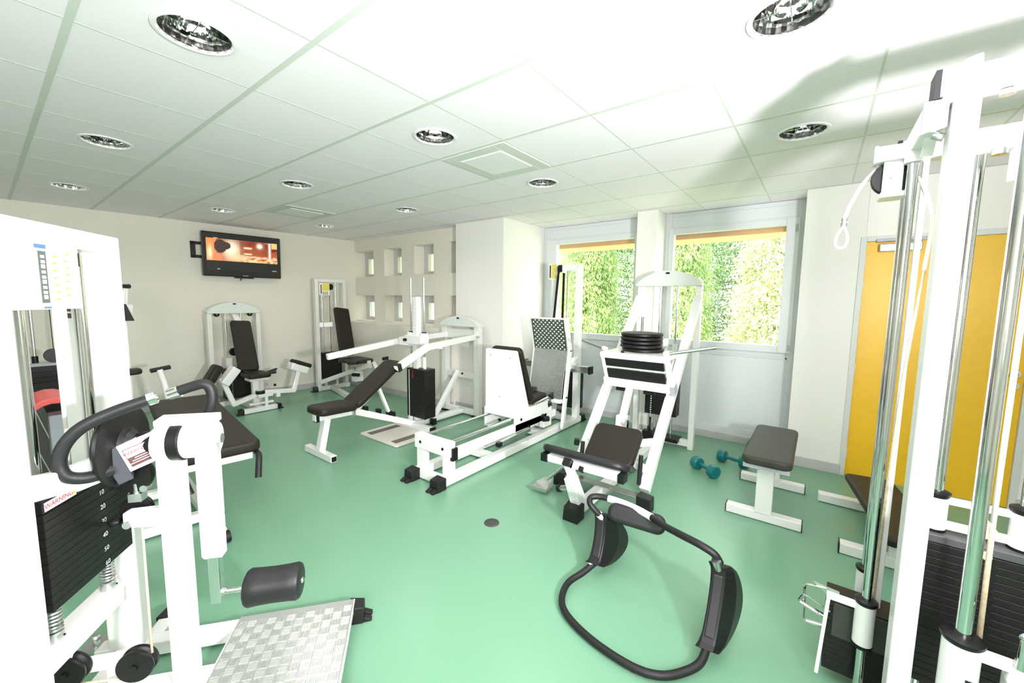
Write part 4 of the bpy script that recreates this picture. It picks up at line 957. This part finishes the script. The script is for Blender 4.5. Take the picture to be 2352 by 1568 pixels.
MB().pad((A2 + B2) / 2 + V((-.01, 0, .02)), B2 - A2, (0, 1, 0), .35, .40, .06, .06, .02).build('seat', 'vinyl', t)
f = MB(); f.beam((3.0, .97, .22), (3.12, 1.52, .30), .05, .05); f.beam((3.14, 1.10, .36), (3.22, .97, .38), .05, .05); f.build('seat_frame', 'white', t, bevel=.004)
for y in (1.0, 1.49):
    MB().cyl((2.93, y, .12), (2.955, y, .34), .017, seg=12).build('hand_grip', 'foam', t)
f = MB(); f.tube(fillet([(2.60, 1.40, .30), (2.66, 1.52, .20), (2.64, 1.64, .075)], .05), .012, 10); le = f.build('release_lever', 'steel', t)
f = MB(); f.prism([(2.55, 1.73, .02), (2.56, 1.59, .02), (2.63, 1.585, .025), (2.69, 1.62, .06), (2.70, 1.69, .06), (2.63, 1.735, .03)], (0, 0, .012)); f.prism([(2.53, 1.735, .015), (2.545, 1.585, .015), (2.565, 1.585, .015), (2.55, 1.735, .015)], (0, 0, .03)); f.build('pedal', 'steel', le, bevel=.002)
# the sled on the rails
rd = V((.85, 0, .527)); pn = V((-.46, 0, .888))          # along and square to the rails
sc = V((3.46, 1.235, .785))
def sl(a, y, c): return sc + rd * c + pn * a + V((0, y, 0))
f = MB(); f.beam(sl(0, .30, 0), sl(0, -.325, 0), .075, .085, up=tuple(pn)); bb = f.build('sled_bar', 'white', t, bevel=.005)
f = MB(); f.beam(sl(-.01, -.29, -.0), sl(-.01, -.327, -.0), .08, .09, up=tuple(pn)); f.build('bar_cap', 'graycap', bb)
for y0, y1 in ((.19, .10), (-.06, -.16), (-.20, -.25)):
    f = MB(); f.hexa([sl(-.05, y, c) + V((0, 0, -.02 * k)) for y in (y0, y1) for c in (-.04, -.02) for k in (0, 1)]); f.build('sled_stop', 'black', bb)
f = MB(); f.beam(sl(.02, .272, 0), sl(.28, .272, 0), .04, .04, up=(0, 1, 0)); f.beam(sl(.02, -.285, 0), sl(.28, -.285, 0), .04, .04, up=(0, 1, 0)); f.beam(sl(.158, .27, 0), sl(.158, -.27, 0), .024, .024, up=tuple(pn)); f.beam(sl(.275, .295, 0), sl(.275, -.305, 0), .04, .045, up=tuple(pn)); f.build('sled_frame', 'white', t, bevel=.005)
for a0, a1 in ((.045, .142), (.174, .258)):
    f = MB(); f.hexa([sl(a, y, c) for a in (a0, a1) for y in (-.255, .255) for c in (-.022, -.008)]); f.build('foot_board', 'rubber', t, bevel=.003)
f = MB(); f.prism([(3.31, .945, 1.02), (3.31, 1.53, 1.02), (3.82, 1.53, 1.02), (3.82, .945, 1.02)], (0, 0, .035)); f.beam((3.78, 1.0, .98), (3.62, 1.0, .80), .05, .05, up=(0, 1, 0)); f.beam((3.78, 1.5, .98), (3.62, 1.5, .80), .05, .05, up=(0, 1, 0)); f.build('sled_top', 'white', t, bevel=.006)
for s in (-1, 1):
    p = V((3.38, 1.245 + s * .27, 1.075)); q = V((3.46, 1.245 + s * .62, 1.15)) if s < 0 else V((3.50, 1.80, 1.125))
    h = MB().cyl(p, q, .014, seg=12).build('side_handle', 'steel', t); MB().cyl(p - (q - p) * .06, p + (q - p) * .06, .022, seg=12).build('handle_socket', 'white', h)
f = MB(); f.cyl((3.36, 1.34, 1.04), (3.36, 1.34, 1.075), .014, seg=10); f.build('stop_pin', 'black', t)
MB().cyl((3.61, 1.265, 1.05), (3.61, 1.265, 1.365), .0135, seg=14).build('weight_pin', 'chrome', t)
f = MB(); f.beam((3.47, 1.30, .76), (3.37, 1.33, .42), .055, .055, up=(0, 1, 0)); rm = f.build('support_strut', 'white', t, bevel=.004)
f = MB(); f.beam((3.37, 1.33, .50), (3.33, 1.335, .06), .075, .075, up=(0, 1, 0)); f.build('strut_sleeve', 'white', t, bevel=.005)
f = MB(); f.beam((3.40, 1.30, .50), (3.385, 1.30, .46), .058, .058, up=(0, 1, 0)); f.cyl((3.35, 1.31, .44), (3.34, 1.285, .43), .026, seg=14); f.build('strut_collar', 'graycap', rm)
f = MB(); f.cyl((3.60, 1.52, .74), (3.59, 1.50, .72), .035, seg=16); f.build('guide_roller', 'copper', t)
for i in range(5):
    x0, y0 = 3.61, 1.265; z = 1.055 + i * .034; dx, dy = ((.01, -.01), (-.004, .003), (.003, .004), (-.003, .002), (0, 0))[i]
    f = MB(); f.lathe((x0 + dx, y0 + dy, z), (x0 + dx, y0 + dy, z + .033), [(0, .015), (.001, .155), (.003, .176), (.008, .182), (.024, .182), (.030, .176), (.032, .155), (.0325, .06), (.033, .05), (.033, .015)], 48)
    pl = tag(f.build('weight_disc', 'plate', org=(x0, y0, z)), ['lowest disc of the black plates threaded on the leg press pin', 'second disc from the bottom on the leg press pin', 'middle disc of the five black plates on the leg press pin', 'second disc from the top on the leg press pin', 'topmost disc of the black plates on the leg press pin, pale rim showing'][i], 'weight plate', 'black discs on the leg press pin')

# ------------------------------------------------------------------ dumbbells
def dumbbell():
    t = thing('dumbbell', '', 'dumbbell', (0, 0, 0))
    MB().lathe((-.075, 0, .055), (.075, 0, .055), [(0, .016), (.03, .0165), (.075, .019), (.12, .0165), (.15, .016)], 16).build('handle', 'teal', t)
    for s in (-1, 1):
        f = MB(); f.lathe((s * .062, 0, .055), (s * .135, 0, .055), [(0, .012), (.001, .045), (.006, .052), (.012, .055), (.060, .055), (.067, .051), (.070, .043), (.068, .036), (.0685, .003)], 28); f.build('head', 'teal', t)
    return t
d0 = dumbbell()
for i, (x, y, a, lab) in enumerate([(3.776, .71, math.atan2(-.139, -.104), 'teal dumbbell lying alone on the floor nearest the leg press tower'),
                                    (4.14, .545, math.atan2(-.164, -.041), 'teal dumbbell with one end tucked behind the grey flat bench'),
                                    (4.62, .36, 1.15, 'teal dumbbell by the skirting, mostly hidden by the grey flat bench')]):
    o = d0 if i == 0 else copy_tree(d0)
    o.location = (x, y, 0); o.rotation_euler = (0, 0, a); tag(o, lab, 'dumbbell', 'teal dumbbells on the floor')

# ------------------------------------------------------------------ benches
t = thing('flat_bench', 'flat bench with charcoal pad on two white T-shaped legs in front of the wall', 'bench', (3.52, .215, 0))
MB().pad((3.515, .212, .445), (1, 0, 0), (0, 1, 0), .90, .29, .06, .05, .02).build('bench_pad', 'greyvinyl', t)
for x in (3.10, 3.92):
    f = MB(); f.beam((x, .08, .405), (x, .345, .405), .03, .03); f.build('pad_bracket', 'graycap', t)
f = MB(); f.box(3.10, 3.92, .18, .25, .375, .412); f.build('pad_beam', 'white', t, bevel=.004)
for x in (3.19, 3.86):
    c0 = MB().box(x - .035, x + .035, .165, .265, .05, .385).build('leg', 'white', t, bevel=.005)
    ft = MB().box(x - .035, x + .035, -.005, .44, .004, .062).build('foot_bar', 'white', t, bevel=.005)
    for y in (-.009, .44): MB().box(x - .036, x + .036, y, y + .004, .003, .063).build('end_cap', 'black', ft)
t = thing('decline_bench', 'low black padded bench on white feet behind the chrome rods of the cable tower', 'bench', (3.24, -.42, 0))
u = V((-.988, -.145, 0)).normalized(); s = V((.145, -.988, 0))
MB().pad(V((3.72, -.23, .255)) + u * .46 + s * .13, u, s, .95, .265, .05, .035, .018).build('bench_pad', 'vinyl', t)
f = MB(); f.beam(V((3.66, -.36, .205)), V((2.88, -.475, .205)), .06, .05); f.build('pad_beam', 'white', t, bevel=.004)
for x, y0 in ((3.80, -.095), (3.07, -.195)):
    f = MB(); f.box(x - .035, x + .035, y0 - .50, y0, .004, .066); ft = f.build('foot_bar', 'white', t, bevel=.005)
    MB().box(x - .036, x + .036, y0, y0 + .005, .003, .067).build('end_cap', 'black' if x < 3.5 else 'white', ft)
    xx = min(x, 3.62); f = MB(); f.beam((x, y0 - .25, .06), (xx, -.38 if x > 3.5 else -.45, .19), .06, .06, up=(0, 1, 0)); f.build('leg', 'white', t, bevel=.004)

# ------------------------------------------------------------------ ab roller on the floor
t = thing('ab_roller', 'black tubular ab roller with two curved rockers lying on the green floor', 'exercise roller', (1.85, .6, 0))
low = [(1.735, .275, .075), (1.665, .285, .045), (1.60, .33, .028), (1.53, .40, .024), (1.50, .50, .022), (1.51, .66, .022), (1.55, .80, .022), (1.60, .885, .024), (1.67, .93, .028), (1.76, .945, .036), (1.85, .91, .055), (1.93, .875, .085)]
f = MB(); f.tube(spline(low, 6), .0165, 16); f.build('base_tube', 'rubber', t)
hi = [(1.865, .268, .375), (1.85, .29, .415), (1.85, .35, .435), (1.88, .43, .432), (1.95, .54, .412), (2.02, .63, .398), (2.05, .72, .396), (2.06, .83, .398), (2.05, .91, .400), (2.02, .955, .395), (1.99, .95, .375), (1.99, .92, .345), (2.005, .885, .31)]
f = MB(); f.tube(spline(hi, 6), .0165, 16); tb = f.build('top_tube', 'rubber', t)
f = MB(); f.tube(spline([(2.008, .612, .400), (2.045, .70, .398), (2.06, .80, .3985), (2.058, .87, .399)], 5), .0185, 16); f.build('tube_highlight', 'labelwhite', tb)  # white shell that paints a highlight along the black top tube
def rocker(lo, hi_, back, side, w, name):
    """crescent moulding: lo, hi_ ends of the inner edge, back = bulge point"""
    lo, hi_, back = V(lo), V(hi_), V(back); ch = hi_ - lo; n = 16; sd = V(side).normalized()
    outp, inn = [], []
    mid = (lo + hi_) / 2; bl = back - mid
    for i in range(n + 1):
        tt = i / n; sgn = math.sin(PI * tt) ** .62
        outp.append(lo + ch * (tt * 1.10 - .05) + bl * sgn)
        inn.append(lo + ch * (tt * 1.06 - .03) - bl * .16 * (1 - .9 * math.sin(PI * tt) ** .5))
    f = MB(); rr = []
    for o_, i_ in zip(outp, inn):
        m_ = i_ * .55 + o_ * .45
        rr.append([i_ - sd * w * .30, i_ + sd * w * .30, m_ + sd * w * .5, o_ + sd * w * .42, o_ - sd * w * .42, m_ - sd * w * .5])
    f.rings(rr, smooth=False); ro = f.build(name, 'black', t, bevel=.008)
    g = MB(); g.rings([[i_ * .86 + o_ * .14 + sd * w * .2 + (i_ - o_) * .16, i_ * .86 + o_ * .14 - sd * w * .2 + (i_ - o_) * .16, i_ * .7 + o_ * .3 - sd * w * .34, i_ * .7 + o_ * .3 + sd * w * .34] for o_, i_ in list(zip(outp, inn))[2:-2]], smooth=False)
    g.build('arm_rest', 'foam', ro, bevel=.006)
    return ro
r1 = rocker((1.735, .27, .075), (1.87, .265, .355), (1.985, .222, .135), (-.12, 1, .0), .095, 'rocker')
r2 = rocker((1.93, .872, .085), (2.02, .885, .315), (2.185, .835, .105), (-.12, 1, .0), .105, 'rocker')
for r_, e in ((r1, ((1.862, .272, .35), (1.845, .28, .395))), (r2, ((1.995, .895, .325), (2.035, .868, .275))), (r2, ((1.90, .895, .072), (1.955, .862, .098)))):
    f = MB(); f.cyl(e[0], e[1], .019, seg=14); f.build('tube_collar', 'zinc' if r_ == r1 else 'labelwhite', r_)
hp = MB(); hp.pad((2.035, .70, .352), (.12, -.95, -.02), (.45, .05, .9), .30, .10, .062, .045, .024); h = hp.build('head_pad', 'foam', t)

# ------------------------------------------------------------------ cable tower close to the camera
t = thing('cable_tower', 'tall white double cable pulley tower with chrome columns before the yellow door', 'gym machine', (1.9, -.4, 0))
f = MB(); f.prism([(1.665, -.253, 0), (1.665, -.307, 0), (1.745, -.307, 0), (1.745, -.253, 0)], (0, 0, 2.14)); f.prism([(1.664, -.228, 2.06), (1.664, -.307, 2.06), (1.664, -.300, 2.172), (1.664, -.268, 2.165), (1.664, -.24, 2.115)], (.08, 0, 0)); f.build('front_post', 'white', t, bevel=.005)
f = MB(); f.box(1.68, 1.75, -1.25, -.225, 2.08, 2.152); cbm = f.build('top_cross_beam', 'white', t, bevel=.005); MB().box(1.677, 1.753, -.2265, -.214, 2.077, 2.155).build('beam_cap', 'black', cbm)
f = MB(); f.box(1.69, 2.05, -.245, -.198, 2.0, 2.072); b1 = f.build('top_side_beam', 'white', t, bevel=.005); MB().box(1.676, 1.69, -.247, -.196, 1.998, 2.074).build('beam_cap', 'graycap', b1)
f = MB(); f.box(2.0, 2.06, -1.25, -.19, 2.0, 2.07); b2 = f.build('rear_cross_beam', 'white', t, bevel=.005); MB().box(1.998, 2.062, -.19, -.178, 1.998, 2.072).build('beam_cap', 'black', b2)
f = MB(); f.box(1.90, 1.955, -.215, -.122, 1.985, 2.035); f.box(1.915, 1.925, -.192, -.140, 1.875, 2.0); f.box(1.972, 1.982, -.192, -.140, 1.875, 2.0); f.box(1.905, 1.99, -.198, -.136, 1.865, 1.882); br = f.build('pulley_bracket', 'white', t, bevel=.003)
MB().box(1.898, 1.957, -.122, -.112, 1.983, 2.037).build('bracket_cap', 'graycap', br)
f = MB(); f.cyl((1.908, -.166, 1.935), (1.915, -.166, 1.935), .009, seg=10); f.build('bracket_bolt', 'zinc', br)
pulley(t, (1.948, -.166, 1.935), (1, 0, 0), .055, .03)
f = MB(); f.box(1.70, 1.75, -.41, -.318, 1.925, 1.985); f.box(1.70, 1.75, -.42, -.385, 1.84, 1.96); lb = f.build('lower_bracket', 'white', t, bevel=.004)
for z in (2.078, 1.924): MB().cyl((1.715, -.36, z), (1.715, -.36, z - .014), .016, seg=14).build('bolt', 'zinc', lb)
MB().cyl((1.70, -.247, 1.975), (1.70, -.222, 1.985), .011, seg=10).build('bolt', 'zinc', t)
pulley(t, (1.72, -.45, 1.90), (0, 1, 0), .05, .026)
f = MB(); f.prism([(1.76, -.242, 2.0), (1.76, -.215, 2.0), (1.80, -.215, 1.955), (1.80, -.242, 1.955)], (.004, 0, 0)); f.build('gusset', 'white', t)
# chrome columns with sleeves
def column(x, y, r, z1, sz0, sz1, sr, cap=True, z0=.06):
    c = MB().cyl((x, y, z0), (x, y, z1), r, seg=24).build('chrome_column', 'chrome', t)
    if sz1:
        s_ = MB().lathe((x, y, sz0), (x, y, sz1), [(0, r), (0, sr), (sz1 - sz0, sr), (sz1 - sz0, r)], 28).build('sleeve', 'white', t, bevel=.002)
        MB().lathe((x, y, sz1), (x, y, sz1 + .018), [(-.004, r), (-.004, sr), (.004, sr * 1.14), (.012, sr * 1.14), (.017, sr * .8), (.017, r)], 28).build('collar', 'black', s_)
        MB().lathe((x, y, sz0 - .012), (x, y, sz0), [(0, r), (0, sr * 1.05), (.011, sr * 1.05), (.011, r)], 28).build('collar', 'black', s_)
        return s_
column(1.90, -.212, .0145, 1.99, .245, .405, .030)
column(2.105, -.224, .0145, 2.01, .295, .425, .029)
MB().cyl((1.90, -.212, 1.965), (1.90, -.212, 2.0), .024, seg=20).build('column_socket', 'white', t); MB().cyl((2.105, -.224, 1.98), (2.105, -.224, 2.03), .024, seg=20).build('column_socket', 'white', t)
MB().box(2.0, 2.028, -.264, -.248, .03, 2.0).build('flat_bar', 'white', t, bevel=.002)
sB = column(1.62, -.388, .0165, 2.08, .36, .555, .040)
f = MB(); f.box(1.577, 1.5795, -.420, -.394, .432, .466); nb = f.build('number_label', 'black', sB)
text('5', .026, (1.5768, -.407, .449), (0, -1, 0), (0, 0, 1), 'labelwhite', 'position_number', nb)
column(1.85, -.348, .0145, 2.0, .775, .885, .028); column(1.85, -.535, .0145, 2.0, .775, .885, .030)
column(1.62, -.66, .0165, 2.08, .36, .555, .040)
# sliding carriages
f = MB(); f.beam((1.90, -.22, .385), (1.90, -.098, .385), .02, .022); f.beam((1.90, -.106, .39), (1.885, -.088, .06), .012, .012, up=(1, 0, 0)); f.beam((1.90, -.215, .38), (2.10, -.235, .40), .02, .02); f.build('hook_arm', 'white', t, bevel=.002)
f = MB(); f.beam((1.62, -.41, .53), (1.62, -.66, .53), .022, .03); f.beam((1.62, -.41, .40), (1.62, -.66, .40), .022, .03); ca = f.build('carriage', 'white', t, bevel=.002)
f = MB(); f.box(1.59, 1.64, -.56, -.47, .37, .50); f.prism([(1.60, -.47, .50), (1.60, -.56, .50), (1.60, -.56, .54), (1.60, -.49, .56)], (.03, 0, 0)); f.build('pulley_block', 'white', ca, bevel=.004)
f = MB(); f.cyl((1.60, -.49, .54), (1.61, -.495, .62), .010, seg=12); f.ball((1.61, -.495, .625), .014, 10); f.build('pop_pin', 'chrome', ca); MB().cyl((1.59, -.52, .46), (1.582, -.52, .46), .018, seg=16).build('boss', 'chrome', ca)
MB().lathe((1.575, -.53, .36), (1.575, -.53, .43), [(0, .01), (0, .03), (.06, .03), (.07, .024), (.07, .01)], 20).build('pin_guard', 'black', ca)
f = MB(); f.beam((1.85, -.348, .872), (1.85, -.535, .872), .014, .022); f.beam((1.85, -.348, .79), (1.85, -.535, .79), .014, .026); f.box(1.843, 1.857, -.445, -.425, .79, .91); f.prism([(1.845, -.445, .80), (1.845, -.49, .80), (1.845, -.46, .84)], (.01, 0, 0)); f.build('lift_frame', 'white', t, bevel=.002)
# stacks
stack(t, 1.80, 1.93, -.66, -.298, .255, .0243, 20)
tp = MB().box(1.80, 1.93, -.66, -.298, .742, .768).build('top_plate', 'darkgrey', t, bevel=.003)
f = MB()
for k in range(14): f.cyl((1.801, -.475, .72 - k * .0243), (1.797, -.475, .72 - k * .0243), .006, seg=10)
f.build('pin_holes', 'black', t); f = MB(); f.cyl((1.80, -.455, .745), (1.785, -.455, .745), .011, seg=12); f.build('selector_head', 'tan', t)
stack(t, 1.945, 2.07, -.31, -.105, .05, .022, 12)
tp = MB().box(1.945, 2.07, -.31, -.105, .315, .342).build('top_plate', 'vinyl', t, bevel=.003)
MB().box(1.940, 1.945, -.29, -.125, .20, .335).build('stack_front', 'board', t, bevel=.002)
# cables
MB().tube([(1.66, -.425, 1.9), (1.66, -.425, .90)], .0062, 10).build('cable', 'cable', t); MB().tube([(1.66, -.425, .90), (1.66, -.43, .45)], .0062, 10).build('cable', 'rope', t)
MB().tube(spline([(1.965, -.215, 1.945), (1.985, -.245, 1.92), (2.0, -.270, 1.86), (2.0, -.286, 1.78), (2.0, -.279, 1.62)], 6), .006, 10).build('cable', 'cable', t); MB().tube([(2.0, -.279, 1.62), (2.0, -.257, 1.25), (2.0, -.246, .86), (2.0, -.242, .34)], .0045, 10).build('cable', 'rope', t)
ca = MB().tube(spline([(1.955, -.166, 1.990), (1.955, -.135, 1.982), (1.955, -.095, 1.935), (1.96, -.069, 1.88), (1.96, -.054, 1.835), (1.96, -.048, 1.80)], 6), .006, 10).build('cable', 'cable', t)
f = MB(); f.cyl((1.96, -.049, 1.815), (1.96, -.048, 1.785), .009, seg=12); f.cyl((1.96, -.060, 1.80), (1.96, -.038, 1.80), .004, seg=8); f.build('cable_stop', 'zinc', ca)
f = MB(); loopp = [(1.96, -.048, 1.785), (1.96, -.058, 1.765), (1.96, -.063, 1.735), (1.96, -.056, 1.712), (1.96, -.042, 1.707), (1.96, -.030, 1.718), (1.96, -.030, 1.745), (1.96, -.040, 1.772)]
f.tube(spline(loopp, 5, closed=True), .0042, 8, closed=True); f.build('snap_hook', 'labelwhite', ca)
# base
f = MB(); f.box(1.56, 2.30, -.335, -.312, 0, .05); f.box(1.56, 1.64, -1.2, -.335, 0, .05); f.box(1.82, 1.92, -1.2, -.335, 0, .05); f.build('base_frame', 'white', t, bevel=.004)
f = MB(); f.box(1.84, 1.90, -.66, -.30, .05, .252); f.build('stack_base', 'black', t)

t = thing('pulley_stirrup', 'chrome stirrup handle hanging over the low black weight stack', 'pulley handle', (1.95, -.05, 0))
f = MB(); f.tube(fillet([(1.93, -.115, .300), (1.93, -.030, .335), (1.95, -.012, .285), (1.95, -.10, .255)], .015), .0045, 8)
f.tube(fillet([(1.96, -.10, .372), (1.96, -.030, .362), (1.96, -.035, .205), (1.96, -.115, .215)], .015), .0045, 8); f.build('bent_frame', 'chrome', t)
f = MB(); f.cyl((1.95, -.018, .284), (1.95, -.105, .257), .010, seg=12); f.cyl((1.96, -.045, .205), (1.96, -.118, .215), .010, seg=12); f.build('grip_bar', 'chrome', t)
f = MB(); f.prism([(1.96, -.055, .385), (1.96, -.14, .375), (1.96, -.14, .345), (1.96, -.11, .34)], (.004, 0, 0)); f.build('end_plate', 'zinc', t)

# ------------------------------------------------------------------ trees outside the windows
MB().box(5.5, 30, -18, 26, -2.9, -2.7).build('ground', 'stone', kind='structure')
def tree(name, label, x, y, h, rad, leaf, n, droop, seed, base=-2.7):
    rnd = random.Random(seed); t = thing(name, label, 'tree', (x, y, base), 'trees outside the windows')
    f = MB(); f.tube(spline([(x, y, base), (x + .05, y + .04, base + h * .3), (x - .05, y, base + h * .6), (x, y + .03, base + h * .97)], 6), lambda s: .16 * (1 - .85 * s), 10)
    f.build('trunk', 'bark', t)
    g = MB(); vs, fs = [], []
    br = MB()
    for i in range(n):
        s = rnd.random() ** .8; z = base + h * (.10 + .90 * s); R = rad * (1 - s * .62) * (.3 + .7 * rnd.random() ** .5); a = rnd.random() * 2 * PI
        p = V((x + R * math.cos(a), y + R * math.sin(a), z)); d = V((math.cos(a), math.sin(a), 0))
        if i % 9 == 0: br.cyl((x, y, z + .1), tuple(p), .02, .006, seg=5)
        m = 30
        for k in range(m):
            q = p + d * ((.024 * k) * (1 - droop)) + V((0, 0, -.026 * k * droop)) + V((rnd.gauss(0, .09), rnd.gauss(0, .09), rnd.gauss(0, .07)))
            L, W = (rnd.uniform(.03, .07), rnd.uniform(.006, .014)) if droop > .6 else (rnd.uniform(.018, .042), rnd.uniform(.010, .022))
            e1 = (V((rnd.gauss(0, 1), rnd.gauss(0, 1), rnd.gauss(0, .5))) + V((0, 0, -1.9 * droop)) + d * .5).normalized(); e2 = e1.cross(V((rnd.gauss(0, 1), rnd.gauss(0, 1), rnd.gauss(0, 1)))).normalized()
            b = len(vs); vs += [q - e1 * L, q + e2 * W, q + e1 * L, q - e2 * W]; fs.append((b, b + 1, b + 2, b + 3))
    br.build('branch', 'bark', t)
    me = bpy.data.meshes.new('foliage'); o0 = ORG[t.name]; me.from_pydata([tuple(v - o0) for v in vs], [], fs); me.materials.append(LEAF[leaf])
    ob = bpy.data.objects.new('foliage', me); COL.objects.link(ob); ob.parent = t; ORG[ob.name] = o0
tree('cedar_tree', 'drooping cedar behind the pier between the two windows', 8.6, 2.45, 7.2, 1.0, 0, 2600, .85, 1)
tree('cedar_tree', 'drooping green tree filling the window nearest the pillar', 8.9, 4.55, 7.0, 1.05, 0, 2600, .8, 2)
tree('broad_tree', 'bushy yellow green tree close behind the window beside the door', 8.5, .45, 6.4, 1.0, 2, 2400, .5, 3)
tree('dark_tree', 'dark green tree standing farther back behind the yellow green bush', 11.6, 1.5, 8.0, 1.7, 3, 2600, .6, 5)
tree('dark_tree', 'dark green tree farther back behind the drooping tree at the pillar', 11.8, 5.1, 8.0, 1.8, 3, 2400, .6, 6)
tree('broad_tree', 'green broad-leaved tree at the door edge of the window view', 11.4, -2.1, 7.4, 1.7, 1, 1000, .3, 4)
tree('pale_tree', 'pale leaved tree farthest along towards the pierced screen side', 11.9, 8.8, 7.4, 1.8, 2, 1000, .4, 7)

# ------------------------------------------------------------------ light, camera, view
W = bpy.data.worlds.new('daylight'); S.world = W; W.use_nodes = True
bg = W.node_tree.nodes['Background']; bg.inputs['Color'].default_value = (.93, .97, 1.0, 1); bg.inputs['Strength'].default_value = 6
def light(kind, name, loc, energy, target=None, **kw):
    l = bpy.data.lights.new(name, kind); l.energy = energy
    for k, v in kw.items(): setattr(l, k, v)
    o = bpy.data.objects.new(name, l); COL.objects.link(o); o.location = loc
    if target is not None: o.rotation_euler = (V(target) - V(loc)).to_track_quat('-Z', 'Y').to_euler()
    return o
light('SUN', 'sun', (0, 0, 10), 16, target=(6.5, -3.0, 0), angle=.02, color=(1, .97, .88))
light('SPOT', 'bounced_flash', (.58, -.85, 1.46), 310, target=(1.2, .9, 2.5), spot_size=math.radians(165), spot_blend=.6, shadow_soft_size=.07, color=(1, .95, 1.0))
light('AREA', 'added_room_fill', (-1.4, -1.0, 2.2), 105, target=(2.4, 2.8, 1.2), size=1.6, color=(1, .975, 1.0))  # added unseen soft fill behind the camera, evens out the room's brightness
for x, y, _l in spots: light('SPOT', 'downlight_lamp', (x, y, CZ + .03), 15, target=(x, y, 0), spot_size=math.radians(150), spot_blend=.8, shadow_soft_size=.07, color=(1, .965, .95))

cam = bpy.data.cameras.new('camera'); co = bpy.data.objects.new('camera', cam); COL.objects.link(co); S.camera = co
yaw, pitch, roll, fpx = .6492, -.1020, .0115, 927.0
F = V((math.cos(yaw) * math.cos(pitch), math.sin(yaw) * math.cos(pitch), math.sin(pitch)))
R0 = V((math.sin(yaw), -math.cos(yaw), 0)); U0 = R0.cross(F)
R = R0 * math.cos(roll) + U0 * math.sin(roll); U = U0 * math.cos(roll) - R0 * math.sin(roll)
co.matrix_world = Matrix(((R.x, U.x, -F.x, 0), (R.y, U.y, -F.y, 0), (R.z, U.z, -F.z, 1.5), (0, 0, 0, 1)))
cam.sensor_fit = 'HORIZONTAL'; cam.sensor_width = 36; cam.lens = fpx * 36 / 2352; cam.clip_start = .03
S.view_settings.view_transform = 'Standard'; S.view_settings.look = 'None'; S.view_settings.gamma = 1; S.view_settings.exposure = .58
S.view_settings.use_curve_mapping = False
